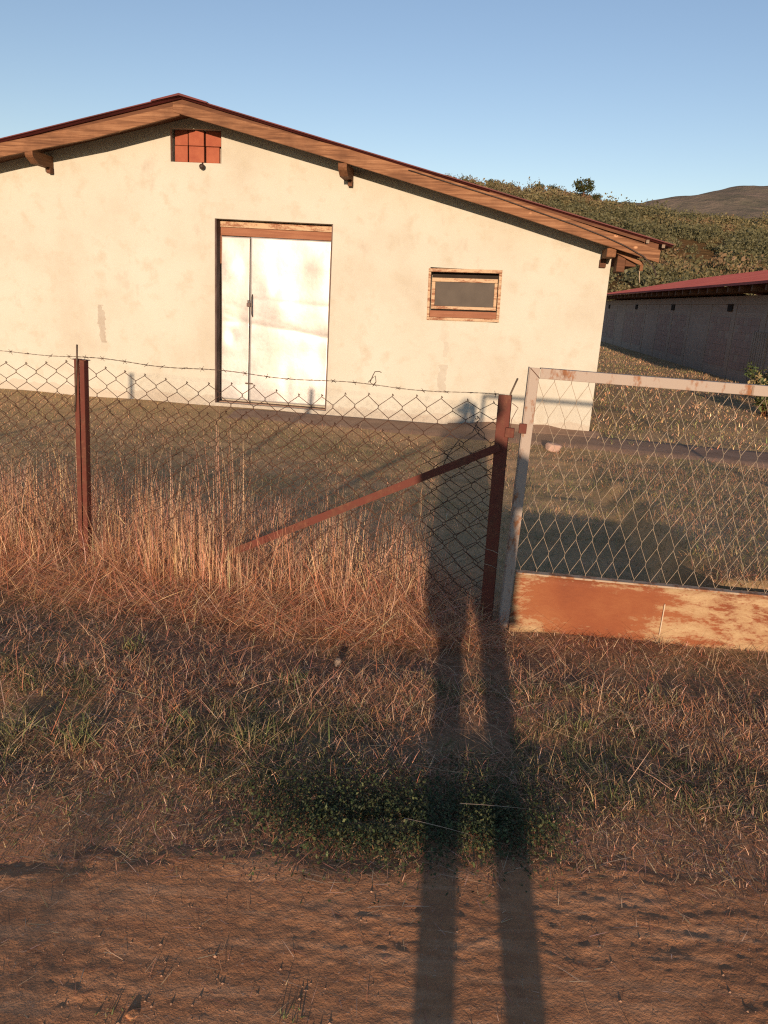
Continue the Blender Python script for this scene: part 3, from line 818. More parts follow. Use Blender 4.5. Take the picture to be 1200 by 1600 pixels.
def tangle(c, r, n, seed, name='wire_tie'):
    rr = random.Random(seed); pts = []
    for i in range(n):
        pts.append((c[0]+rr.uniform(-r, r)*.6, c[1]+rr.uniform(-.012, .012), c[2]+rr.uniform(-r, r)*1.2))
    out_ = []
    for i in range(len(pts)-1):
        for q in (0, .5): out_.append(tuple(Vector(pts[i]).lerp(Vector(pts[i+1]), q)))
    sm = [tuple((Vector(out_[max(i-1, 0)])+Vector(out_[i])*2+Vector(out_[min(i+1, len(out_)-1)]))/4) for i in range(len(out_))]
    MB().tube(sm, .002, 5).build(name, M['barbwire'], FEN)
MB().tube([(1.68,-.016,1.20),(1.70,-.02,1.222),(1.715,-.02,1.235),(1.72,-.018,1.205),(1.705,-.012,1.19),(1.69,-.02,1.20),(1.70,-.02,1.23),(1.712,-.02,1.255),(1.735,-.02,1.258),(1.745,-.02,1.253)], .0022, 5).build('wire_tie', M['barbwire'], FEN)
tangle((FL-.135,-.01,1.055), .034, 9, 3)
MB().tube([(FL-.30,-.01,.79),(FL-.27,-.01,.88),(FL-.22,-.012,.96),(FL-.16,-.012,1.0),(FL-.135,-.01,1.06)], .0022, 5).build('wire_tie', M['barbwire'], FEN)
MB().tube([(FL-.135,-.012,1.03),(FL-.10,-.014,1.0),(FL-.095,-.014,.975),(FL-.12,-.012,.985),(FL-.15,-.012,1.02)], .002, 5).build('wire_tie', M['barbwire'], FEN)
MB().tube([(FL+.02,-.02,1.16),(FL+.05,-.022,1.14),(FL+.04,-.022,1.12),(FL+.024,-.02,1.08),(FL+.022,-.02,1.02)], .0014, 4).build('wire_tie', M['redpost'], FEN)
for zz in (.42, .34):
    MB().tube([(FL-.045,-.015,zz),(FL,-.02,zz-.005),(FL+.06,-.02,zz-.03)], .0014, 4).build('wire_tie', M['gatewire'], FEN)

# ------------------------------------------------------------------ wire gate with rusty lower panel
GA = Vector((.619, 3.661, 0)); GRZ = math.atan(-.062)
G = empty('wire_gate', GA, GRZ, 'pale angle iron gate with diamond wire and a rusty sheet panel below', 'gate')
G.rotation_euler = (0, .014, GRZ)          # the leaf hangs a little
GW = 2.6
def gbar(a, b, lean=0, name='frame_bar'):
    o = MB().box(a, b).build(name, M['gatepaint'], G, .002); return o
st = MB(); st.box((.004,-.02,.02),(.050,-.014,1.335)); st.box((0,-.014,.02),(.006,.03,1.335)); st.build('frame_stile', M['gatepaint'], G, .0015)
tr_ = MB(); tr_.box((.0535,-.019,1.287),(GW,-.013,1.335)); tr_.box((.0535,-.013,1.329),(GW,.03,1.335)); tr_.build('frame_rail', M['gatepaint'], G, .0015)
st = MB(); st.box((GW+.002,-.02,.02),(GW+.054,-.014,1.335)); st.box((GW+.048,-.014,.02),(GW+.054,.03,1.335)); st.build('frame_stile', M['gatepaint'], G, .0015)
MB().tube([(.006,-.0205,1.332),(.053,-.0205,1.288)], .0018, 4).build('weld_seam', M['darkwood'], G)
MB().box((1.02,-.0225,1.29),(1.028,-.0195,1.333)).build('weld_seam', M['stone'], G)
pn = MB()
nx_, nz_ = 60, 8
for i in range(nx_+1):
    for j in range(nz_+1):
        x = .055 + (GW-.06)*i/nx_; z = -.005 + .322*j/nz_
        d = .008*float(vnoise(np.array(x), np.array(z), .4, 91)-.5) + .003*float(vnoise(np.array(x), np.array(z), .12, 92)-.5)
        if j == 0: z += .012*float(vnoise(np.array(x), np.array(0.), .2, 93))
        pn.v.append((x, -.026+d, z))
for i in range(nx_):
    for j in range(nz_):
        a = i*(nz_+1)+j; pn.f.append((a, a+nz_+1, a+nz_+2, a+1)); pn.sm.append(True)
panel = pn.build('lower_panel', M['panel'], G); sd = panel.modifiers.new('t', 'SOLIDIFY'); sd.thickness = .003
MB().box((.055,-.034,.3195),(GW-.005,.012,.3295)).build('panel_lip', mat_rustpaint('flaking_lip_paint', (.34,.27,.2), (.17,.07,.035), (.27,.13,.06), .48, .58, 9), G, .002)
M['scratch'] = mat_simple('bare_paint', (.44,.36,.27), (.5,.42,.32), 9, .7, 0)
MB().box((.80,-.0345,.07),(.8045,-.026,.235)).build('panel_seam', M['scratch'], panel)
MB().box((-.016,-.035,1.025),(.020,-.0215,1.072)).build('hinge_plate', M['redpost'], G, .002)
def wg(x, y, z):
    s1 = float(vnoise(np.array(x), np.array(z), .3, 101)-.5); s2 = float(vnoise(np.array(x), np.array(z), .3, 102)-.5)
    return (x - .05*(1.29-z) + .014*s1, y + .01*s2, z + .014*s2)
k = 0; x = .05
while x < GW-.02:
    rows = 10
    zig('mesh_wire', x, .04, 1.283, .0955, rows, k % 2, M['gatewire'], G, wg, r=.0011, lap=.010, n=4, hook=False)
    x += .04; k += 1

# ------------------------------------------------------------------ grasses
def blades(x, y, h, wd, lean, col, curl=.5, seg=3, z0=None, az=None):
    n = len(x)
    if az is None: az = RNG.uniform(0, 2*np.pi, n)
    if z0 is None: z0 = zground(x, y) - .005
    tw = az + np.pi/2 + RNG.normal(0, .6, n)
    dx, dy = np.cos(az), np.sin(az); sx_, sy_ = np.cos(tw), np.sin(tw)
    V = np.zeros((n, 2*seg+1, 3)); Cc = np.zeros((n, 2*seg+1, 3))
    for k in range(seg+1):
        t_ = k/seg; th = lean + curl*t_
        hor = h*t_*np.sin(th); ver = h*t_*np.maximum(np.cos(th), -.15)
        px_, py_, pz = x + dx*hor, y + dy*hor, z0 + ver
        ww = wd*(1-t_**1.6)*.5
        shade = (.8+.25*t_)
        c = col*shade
        if k == seg:
            V[:, 2*seg] = np.stack([px_, py_, pz], 1); Cc[:, 2*seg] = c
        else:
            V[:, 2*k] = np.stack([px_-sx_*ww, py_-sy_*ww, pz], 1); V[:, 2*k+1] = np.stack([px_+sx_*ww, py_+sy_*ww, pz], 1)
            Cc[:, 2*k] = c; Cc[:, 2*k+1] = c
    base = (np.arange(n)*(2*seg+1))[:, None]
    Q = []
    for k in range(seg-1): Q.append(base + np.array([[2*k, 2*k+1, 2*k+3, 2*k+2]]))
    Q = np.concatenate(Q) if Q else np.zeros((0, 4), int)
    T = base + np.array([[2*seg-2, 2*seg-1, 2*seg]])
    return V.reshape(-1, 3), Q, T, Cc.reshape(-1, 3)
class Pile:
    def __init__(s): s.V = []; s.Q = []; s.T = []; s.C = []; s.n = 0
    def add(s, V, Q, T, C_):
        s.V.append(V); s.Q.append(Q+s.n); s.T.append(T+s.n); s.C.append(C_); s.n += len(V)
    def build(s, name, mat=None):
        return npmesh(name, np.concatenate(s.V), np.concatenate(s.Q), mat or M['tint'], np.concatenate(s.C), T=np.concatenate(s.T))
PAL = {'green': (.15,.175,.07), 'dgreen': (.065,.085,.035), 'olive': (.30,.245,.13), 'dry': (.52,.30,.18), 'red': (.54,.245,.14), 'pale': (.74,.52,.34), 'grey': (.44,.34,.26), 'brown': (.33,.18,.11)}
def pick(n, wts, jit=.25):
    ks = list(wts); p_ = np.array([wts[k] for k in ks], float); p_ /= p_.sum()
    i = RNG.choice(len(ks), n, p=p_); c = np.array([PAL[k] for k in ks])[i]
    return c*(1-jit+2*jit*RNG.random((n, 1)))*(1+.08*RNG.normal(size=(n, 3)))
def tuft(n, tx, ty, spread):
    """scatter n blades in little tufts"""
    i = RNG.integers(0, len(tx), n)
    return tx[i]+RNG.normal(0, spread, n), ty[i]+RNG.normal(0, spread, n)
def area(n, x0, x1, y0, y1): return RNG.uniform(x0, x1, n), RNG.uniform(y0, y1, n)

# verge between road and fence
P_ = Pile()
tx, ty = area(5200, -2.0, 2.6, 1.72, 2.5)
k = (ty > road_edge(tx)-.16) & (vnoise(tx, ty, .25, 111)*.6+.4*RNG.random(len(tx))+.6*(ty-1.95)/.4 - .12*sstep(.6, -.3, tx) > .30); tx, ty = tx[k], ty[k]
x, y = tuft(72000, tx, ty, .017); n = len(x)
g = vnoise(x, y, .4, 112)[:, None]
c = np.where(g > .5, pick(n, {'green': 3, 'olive': 4, 'dry': 3, 'pale': 1.5}), pick(n, {'dry': 4, 'pale': 2, 'brown': 3, 'olive': 3}))
P_.add(*blades(x, y, RNG.uniform(.015,.07,n)*(.6+.5*sstep(1.9,2.4,y)), RNG.uniform(.0016,.0036,n), RNG.uniform(.3,1.5,n), c, RNG.uniform(.3,1.3,n)))
m_ = 9000; x, y = area(m_, -2.2, 2.8, 1.8, 2.5); k = (y > road_edge(x)-.12); x, y = x[k], y[k]; m_ = len(x)      # dead bits flat on the soil
P_.add(*blades(x, y, RNG.uniform(.02,.09,m_), RNG.uniform(.0014,.003,m_), RNG.uniform(1.25,1.55,m_), pick(m_, {'pale': 1.5, 'dry': 3, 'brown': 3, 'red': 1.5}), RNG.uniform(-.05,.15,m_), z0=zground(x,y)+RNG.uniform(.0,.012,m_)))
tx, ty = area(3600, -2.4, 3.0, 2.2, 3.05); k = vnoise(tx, ty, .22, 113)*.75+.25*RNG.random(len(tx)) > .38; tx, ty = tx[k], ty[k]
x, y = tuft(48000, tx, ty, .02); n = len(x)
g = vnoise(x, y, .45, 114)[:, None] + .22*(2.55-y)[:, None]
c = np.where(g > .52, pick(n, {'green': 3, 'dgreen': 3, 'olive': 3, 'dry': 2, 'pale': .7}), pick(n, {'olive': 2, 'brown': 3, 'dry': 4, 'red': 2, 'grey': 1.5, 'pale': 1.5}))
P_.add(*blades(x, y, RNG.uniform(.02,.095,n), RNG.uniform(.0016,.0034,n), RNG.uniform(.1,1.3,n), c, RNG.uniform(.2,1.2,n)))
x, y = area(56000, -2.8, 3.2, 2.7, 4.0)
k = (y < fence_y(x)-.28+.7*sstep(.3,.6,x)) & (vnoise(x, y, .16, 115)*.6+.4*RNG.random(len(x)) > .26); x, y = x[k], y[k]; n = len(x)
c = pick(n, {'red': 4.5, 'dry': 4, 'brown': 2, 'pale': 2.6, 'olive': .8, 'grey': .8})
P_.add(*blades(x, y, RNG.uniform(.025,.11,n), RNG.uniform(.0016,.0036,n), RNG.uniform(.5,1.5,n), c, RNG.uniform(.1,1.1,n)))
m_ = 7000; x, y = area(m_, .75, 4.4, 3.63, 5.6)      # on the bank just inside the gate
P_.add(*blades(x, y, RNG.uniform(.02,.07,m_), RNG.uniform(.0018,.003,m_), RNG.uniform(.3,1.4,m_), pick(m_, {'dry': 3, 'olive': 3, 'brown': 2, 'pale': 1}), RNG.uniform(.1,.9,m_)))
m_ = 15000; x, y = area(m_, 1.5, 4.6, 3.7, 8.0); k = x > 1.68 + .095*(y-3.73); x, y = x[k], y[k]; m_ = len(x)
P_.add(*blades(x, y, RNG.uniform(.03,.085,m_), RNG.uniform(.002,.0034,m_), RNG.uniform(.1,1.0,m_), pick(m_, {'dry': 4, 'olive': 3, 'red': 2, 'pale': 1, 'green': 1}), RNG.uniform(.2,1.0,m_), seg=2))
m_ = 3800; x, y = area(m_, -2.6, 2.6, 2.3, 3.9)      # long loose stalks lying across
P_.add(*blades(x, y, RNG.uniform(.08,.24,m_), RNG.uniform(.0014,.0026,m_), RNG.uniform(1.0,1.5,m_), pick(m_, {'pale': 3, 'dry': 3, 'red': 3}), RNG.uniform(-.1,.25,m_), z0=zground(x,y)+RNG.uniform(.0,.03,m_)))
# green tufts standing out
for (cx, cy, hh, m_) in ((-1.02,2.40,.15,70),(-.72,2.55,.12,60),(-.45,2.5,.13,60),(-1.3,2.45,.12,60),(.85,2.75,.09,50),(1.25,3.0,.09,60),(-1.1,3.15,.11,60),(-.35,3.0,.10,50),(1.7,2.55,.10,60),(-.15,2.45,.14,30),(-.55,1.36,.03,30),(-.14,1.385,.035,36)):
    x = RNG.normal(cx, .035, m_); y = RNG.normal(cy, .03, m_)
    P_.add(*blades(x, y, RNG.uniform(.5,1,m_)*hh, RNG.uniform(.003,.0055,m_), RNG.uniform(.05,.9,m_), pick(m_, {'green': 3, 'olive': 2}), RNG.uniform(.1,.7,m_)))
x, y = area(9000, -5, 5, -6.5, -3.3); n = len(x)
P_.add(*blades(x, y, RNG.uniform(.03,.12,n), RNG.uniform(.002,.005,n), RNG.uniform(.2,1.3,n), pick(n, {'olive': 3, 'dry': 4, 'green': 2, 'brown': 2}), RNG.uniform(.1,.9,n)))
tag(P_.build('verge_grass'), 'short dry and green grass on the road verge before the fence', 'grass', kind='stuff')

# straw mat trodden flat in front of the fence
P_ = Pile()
x, y = area(34000, -3.2, .55, 3.35, 4.5); d = y-fence_y(x); k = (d > -.72) & (d < .12) & ~((np.abs(x+1.74) < .08) & (d > -.25) & (d < .03)) & (RNG.random(len(x)) < sstep(-.75, -.3, d)); x, y = x[k], y[k]; n = len(x)
c = pick(n, {'red': 5, 'dry': 4, 'pale': 2.2})*np.array([1.04,1.0,.95])
P_.add(*blades(x, y, RNG.uniform(.08,.34,n), RNG.uniform(.0018,.0034,n), RNG.uniform(.9,1.5,n), c*1.1, RNG.uniform(-.1,.35,n), z0=zground(x,y)+RNG.uniform(0,.06,n)))
# standing straw along the fence line
cl_x, cl_y = area(420, -3.3, .45, 3.6, 5.1); d = cl_y-fence_y(cl_x); k = (d > -.22) & (d < .62); cl_x, cl_y = cl_x[k], cl_y[k]
x, y = tuft(7800, cl_x, cl_y, .055); k = ~((np.abs(x+1.74) < .10) & (y < fence_y(x)+.03)); x, y = x[k], y[k]; n = len(x)
hm = (.30+.34*vnoise(x, y, .45, 121))*(1-.45*sstep(.0,.45,x))*(1-.75*np.exp(-((x+1.74)/.13)**2)*(y < fence_y(x)+.05))
h = hm*(.35+.95*RNG.random(n)**1.3)
c = pick(n, {'red': 3, 'dry': 4, 'pale': 4})*1.12
P_.add(*blades(x, y, h, RNG.uniform(.0014,.0032,n), np.abs(RNG.normal(0,.34,n))+.55*(RNG.random(n) < .22), c, RNG.normal(.25,.55,n), seg=4))
x2, y2 = area(2600, -3.6, .4, 4.0, 6.2); d2 = y2-fence_y(x2); k = (d2 > .2) & (d2 < 1.6) & (vnoise(x2, y2, .4, 125) > .42); x2, y2 = x2[k], y2[k]; m_ = len(x2)
P_.add(*blades(x2, y2, RNG.uniform(.12,.48,m_), RNG.uniform(.0016,.003,m_), np.abs(RNG.normal(0,.3,m_)), pick(m_, {'red': 3, 'dry': 4, 'pale': 2, 'grey': 1}), RNG.normal(.2,.4,m_), seg=4))
m_ = 8200; i = RNG.integers(0, n, m_)    # side leaves, bent over
P_.add(*blades(x[i]+RNG.normal(0,.02,m_), y[i]+RNG.normal(0,.02,m_), RNG.uniform(.06,.2,m_), RNG.uniform(.0014,.0026,m_), RNG.uniform(.3,1.5,m_), pick(m_, {'red': 3, 'dry': 4, 'pale': 2}), RNG.uniform(.2,1.3,m_), z0=zground(x[i],y[i])+h[i]*RNG.uniform(.1,.75,m_)))
for (cx, cy, hh, m_) in ((-1.62,4.9,.80,18),(-1.02,4.5,.98,22),(-.90,4.5,.92,26),(-1.2,4.5,.85,14),(-2.0,4.7,.8,18),(-.3,4.3,.62,18),(-1.25,4.4,.6,30),(-2.1,4.5,.65,26),(-.62,4.3,.55,30),(-.25,4.1,.5,30),(-1.0,4.15,.5,40),(.15,4.0,.42,26),(-.92,3.92,.42,90),(-1.08,3.95,.45,70),(-.80,3.88,.36,60)):
    x = RNG.normal(cx, .06, m_); y = RNG.normal(cy, .06, m_)
    P_.add(*blades(x, y, RNG.uniform(.7,1.05,m_)*hh, RNG.uniform(.0022,.0036,m_), np.abs(RNG.normal(0,.1,m_)), pick(m_, {'pale': 3, 'dry': 3, 'red': 1}), RNG.normal(.05,.15,m_), seg=4))
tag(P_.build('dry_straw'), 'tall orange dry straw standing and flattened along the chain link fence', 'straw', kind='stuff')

# lawn of the yard behind fence and gate
P_ = Pile()
def wall_y(x): return 10.3 - .12*(np.asarray(x)-2.69)
for (n0, y0, y1, hw) in ((70000, 3.66, 6.2, (.02,.07,.0018,.003)), (76000, 6.0, 11.4, (.02,.065,.0022,.004))):
    x, y = area(n0, -7.5, 7.0, y0, y1)
    k = (np.abs(x) < .62*y+.4) & (y > fence_y(np.minimum(x, .6))+np.where(x > .7, -.03, .1)) & ~((y > wall_y(x)-1.16) & (x > -2.55) & (x < 3.1)) & (y < wall_y(x)-.03)
    k |= (x > 2.85) & (y > 3.66) & (np.abs(x) < .62*y+.4)
    pth = wall_y(x) - np.where(x > 2.69, .16*(x-2.69), 0)
    k &= ~((x > -2.45) & (y > pth-1.05) & (y < pth-.05))
    x, y = x[k], y[k]; n = len(x); g = (vnoise(x, y, .8, 131)*.6+vnoise(x, y, .25, 132)*.4)[:, None]
    c = np.where(g > .5, pick(n, {'green': 4, 'olive': 5, 'dry': 2, 'grey': 1}), pick(n, {'dry': 3, 'brown': 2, 'olive': 4, 'pale': 1.2, 'grey': 2}))
    P_.add(*blades(x, y, RNG.uniform(hw[0],hw[1],n)*(.6+.8*vnoise(x,y,.5,133)), RNG.uniform(hw[2],hw[3],n), RNG.uniform(.3,1.45,n), c*np.array([1.75,1.75,1.6]), RNG.uniform(.1,1.0,n), seg=2))
x, y = area(46000, -6.5, 6.0, 4.2, 10.4)          # longer bents standing out of the sward
k = (np.abs(x) < .62*y+.4) & (y > fence_y(np.minimum(x, .6))+.25) & (vnoise(x, y, .33, 137)*.7+.3*RNG.random(len(x)) > .40)
pth = wall_y(x) - np.where(x > 2.69, .16*(x-2.69), 0); k &= (y < pth-1.0) | ((x < -2.5) & (y < pth-.05)); x, y = x[k], y[k]; n = len(x)
g = vnoise(x, y, .9, 138)[:, None]
c = np.where(g > .5, pick(n, {'green': 4, 'olive': 3, 'dgreen': 2, 'dry': 1}), pick(n, {'dry': 3, 'brown': 3, 'olive': 3, 'red': 1, 'pale': 1}))
P_.add(*blades(x, y, RNG.uniform(.05,.12,n), RNG.uniform(.0018,.0034,n), RNG.uniform(.2,1.3,n), c*1.2, RNG.uniform(.2,1.1,n), seg=3))
x, y = area(60000, 2.7, 14, 9.5, 46); k = (x > wall_y(x)*0 + 2.72 + .119*(y-10.3)/.993) & (x < 9.25+.105*(y-20.66)); x, y = x[k], y[k]; n = len(x)
g = vnoise(x, y, 1.5, 135)[:, None]
c = np.where(g > .45, pick(n, {'green': 3, 'olive': 5, 'dry': 2}), pick(n, {'dry': 3, 'olive': 4, 'pale': 1}))
P_.add(*blades(x, y, RNG.uniform(.04,.12,n), RNG.uniform(.006,.014,n), RNG.uniform(.2,1.3,n), c*1.75, RNG.uniform(.1,.8,n), seg=2))
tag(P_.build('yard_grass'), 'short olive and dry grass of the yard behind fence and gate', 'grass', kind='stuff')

# dark broad-leaved ground cover at the road edge
def cover():
    x = np.concatenate([RNG.normal(.02,.20,9200), RNG.normal(.43,.10,3600), RNG.uniform(-.4,.62,2000)]); y = np.concatenate([RNG.normal(2.10,.11,9200), RNG.normal(2.12,.10,3600), RNG.uniform(2.0,2.4,2000)])
    k = vnoise(x, y, .13, 141) > .10; x, y = x[k], y[k]; n = len(x)
    z = zground(x, y) + RNG.random(n)*.05
    a = RNG.uniform(0, 6.28, n); s_ = RNG.uniform(.003,.0068,n); tl = RNG.normal(0, .5, (n, 2))
    P0 = np.stack([x, y, z], 1); A_ = np.stack([np.cos(a), np.sin(a), tl[:, 0]], 1)*s_[:, None]; B_ = np.stack([-np.sin(a), np.cos(a), tl[:, 1]], 1)*s_[:, None]*.65
    V = np.stack([P0-A_, P0-B_, P0+A_, P0+B_], 1).reshape(-1, 3); Q = np.arange(len(V)).reshape(-1, 4)
    c = np.repeat(pick(n, {'dgreen': 6, 'green': 1})*.8, 4, axis=0)
    tag(npmesh('ground_cover', V, Q, M['leaf'], c), 'dark green small leaved ground cover at the edge of the dirt road', 'ground cover', kind='stuff')
cover()

# loose straw and pebbles on the dirt road
P_ = Pile()
x, y = area(2600, -1.7, 2.0, 1.30, 2.05); k = RNG.random(len(x)) < .3+.7*sstep(1.45,1.95,y); x, y = x[k], y[k]; n = len(x)
P_.add(*blades(x, y, RNG.uniform(.015,.07,n), RNG.uniform(.001,.0028,n), RNG.uniform(1.35,1.56,n), pick(n, {'dry': 3, 'pale': 3, 'brown': 1, 'red': 2}), RNG.uniform(-.05,.08,n), z0=zroad(x,y)+.003))
for (x0, y0, L_, a_) in ((.22,1.86,.22,-.28),(-.18,1.84,.10,-.35),(-.16,1.81,.09,-.3),(.02,1.72,.09,.12),(.12,1.73,.08,.02),(.72,1.95,.14,.3),(.55,1.52,.09,2.5),(.12,2.06,.25,-.35),(.30,2.14,.25,-.1),(1.1,2.2,.2,.2)):
    P_.add(*blades(np.array([x0]), np.array([y0]), np.array([L_]), np.array([.0035]), np.array([1.48]), np.array([PAL['pale']])*.9, np.array([.05]), z0=np.array([float(zroad(x0,y0))+.008 + (.05 if y0 > 2 else 0)]), az=np.array([a_]), seg=4))
tag(P_.build('loose_straw'), 'scattered straw bits lying on the dirt road', 'straw', kind='stuff')
def pebbles():
    x, y = area(4200, -1.6, 1.8, 1.28, 1.98); k = RNG.random(len(x)) < .14 + .8*np.exp(-(((x+.45)/.35)**2+((y-1.42)/.14)**2)); x, y = x[k], y[k]; n = len(x)
    r = .0011 + .0040*RNG.random(n)**5; z = zroad(x, y) + r*.1
    ph = np.array([(1,0,0),(0,1,0),(-1,0,0),(0,-1,0),(0,0,1),(0,0,-1)], float)
    V = (np.stack([x,y,z],1)[:,None,:] + ph[None]*r[:,None,None]*(.6+.6*RNG.random((n,6,1)))).reshape(-1,3)
    T = np.array([(0,1,4),(1,2,4),(2,3,4),(3,0,4),(1,0,5),(2,1,5),(3,2,5),(0,3,5)])[None]+6*np.arange(n)[:,None,None]
    c = np.repeat(np.array([(.36,.225,.15)])*(.6+.6*RNG.random((n,1))), 6, axis=0)
    tag(npmesh('gravel', V, None, M['pebble'], c, T=T.reshape(-1,3)), 'fine gravel scattered on the dirt road', 'gravel', kind='stuff')
pebbles()
def rock(name, loc, size, label, cat, mat, seed, rz=0):
    bm = bmesh.new(); bmesh.ops.create_icosphere(bm, subdivisions=3, radius=1)
    r = random.Random(seed)
    for v in bm.verts:
        k = 1 + .35*(float(vnoise(np.array(v.co.x+seed), np.array(v.co.y+v.co.z), .8, seed))-.5) + .15*(float(vnoise(np.array(v.co.x*3), np.array(v.co.y*3+v.co.z), .6, seed+1))-.5)
        v.co = Vector((max(-.75, min(.75, v.co.x))*size[0], max(-.7, min(.7, v.co.y))*size[1], max(-.72, min(.72, v.co.z))*size[2]))*k
    me = bpy.data.meshes.new(name); bm.to_mesh(me); bm.free(); me.materials.append(M[mat])
    for p in me.polygons: p.use_smooth = True
    o = link(name, me, None, (loc[0], loc[1], float(zground(loc[0], loc[1]))+loc[2]), (.2, .1, rz)); tag(o, label, cat)
rock('stone', (-.168,3.17,.022), (.017,.015,.024), 'pale stone lying in the reddish dry grass before the fence', 'stone', 'stone', 5, .5)
rock('brick_chunk', (1.93,8.9,.05), (.11,.08,.06), 'broken pinkish brick lying at the path edge behind the gate', 'brick', 'redbrick', 8, .3)
rock('stone', (-.50,1.37,.0), (.02,.016,.012), 'reddish stone half sunk in the dirt at the bottom left of the road', 'stone', 'road', 9, .9)

# weeds by the block shed
def weed(name, x, y, h, wd, label, n=900, seed=1, group='weeds before the block shed'):
    e = empty(name, (x, y, 0), 0, label, 'weed', group)
    mb = MB(); r = random.Random(seed); tips = []
    for k in range(14):
        a = r.uniform(0, 6.28); rr = r.uniform(.2, 1)*wd*.5; hh = h*r.uniform(.5, 1)
        p = [(math.cos(a)*.05, math.sin(a)*.05, -.05), (math.cos(a)*rr*.6, math.sin(a)*rr*.6, hh*.6), (math.cos(a)*rr, math.sin(a)*rr, hh)]
        mb.tube(p, [.012,.008,.003], 4); tips += [p[1], p[2], tuple(Vector(p[1]).lerp(Vector(p[2]), .5))]
    mb.build('stem', M['purlin'], e)
    C_ = np.array(tips); V, Q, Cc = leaf_cloud(C_, np.full(len(C_), .16), n//len(C_), .035, pick(len(C_), {'dgreen': 5, 'green': 1, 'olive': 1.5}), 1)
    o = npmesh('foliage', V, Q, M['leaf'], Cc); o.parent = e
weed('leafy_weed', 7.7, 15.6, .75, 1.5, 'leafy green weed clump at the foot of the shaded block wall', 1500, 3)
weed('leafy_weed', 6.6, 13.6, .5, 1.1, 'low weed clump nearer the gate, left of the leafy one by the block wall', 900, 4)

for (x, y, h, wd, lb, sd) in ((-1.75,-3.7,.66,1.1,'unseen tall weed added behind the person for its shadow on the road, leftmost of three',11),  # unseen weeds, added to throw soft shadows across the road
                              (-1.05,-3.5,.42,.9,'unseen leafy weed added behind the person for its shadow on the road, middle of three',12),
                              (.95,-3.6,.50,.6,'unseen leafy weed added behind the person for its shadow on the road, rightmost of three',13)):
    weed('shadow_weed', x, y, h, wd, lb, 1100, sd, 'unseen weeds added to shade the road')

# ------------------------------------------------------------------ the person who takes the picture
M['skin'] = mat_simple('skin', (.42,.24,.16), (.48,.28,.19), 6, .6, .1, .002)
M['shirt'] = mat_simple('blue_shirt_cloth', (.10,.14,.22), (.13,.17,.26), 30, .9, .2, .002)
M['shorts'] = mat_simple('dark_shorts_cloth', (.05,.05,.055), (.07,.07,.075), 30, .9, .2, .002)
M['hair'] = mat_simple('dark_hair', (.03,.02,.014), (.05,.034,.022), 20, .6, .4, .004, (6,6,1))
M['phone'] = mat_simple('black_phone', (.015,.015,.017), (.025,.025,.028), 5, .3, 0)
M['eye'] = mat_simple('eye_white', (.7,.68,.64), (.75,.73,.7), 5, .3, 0)
def skin(name, verts, edges, radii, mat, parent, sub=1, root=0, loc=(0,0,0)):
    me = bpy.data.meshes.new(name); me.from_pydata(verts, edges, []); me.update()
    o = bpy.data.objects.new(name, me); COL.objects.link(o); o.parent = parent; o.location = loc
    sk = o.modifiers.new('skin', 'SKIN'); sk.use_smooth_shade = True
    for i, r in enumerate(radii):
        v = me.skin_vertices[0].data[i]; v.radius = r if isinstance(r, tuple) else (r, r); v.use_root = (i == root)
    ss = o.modifiers.new('sub', 'SUBSURF'); ss.levels = sub; ss.render_levels = sub
    me.materials.append(mat); return o
PX, PY = .095, -.33
LEGX = {-1: -.065, 1: .150}
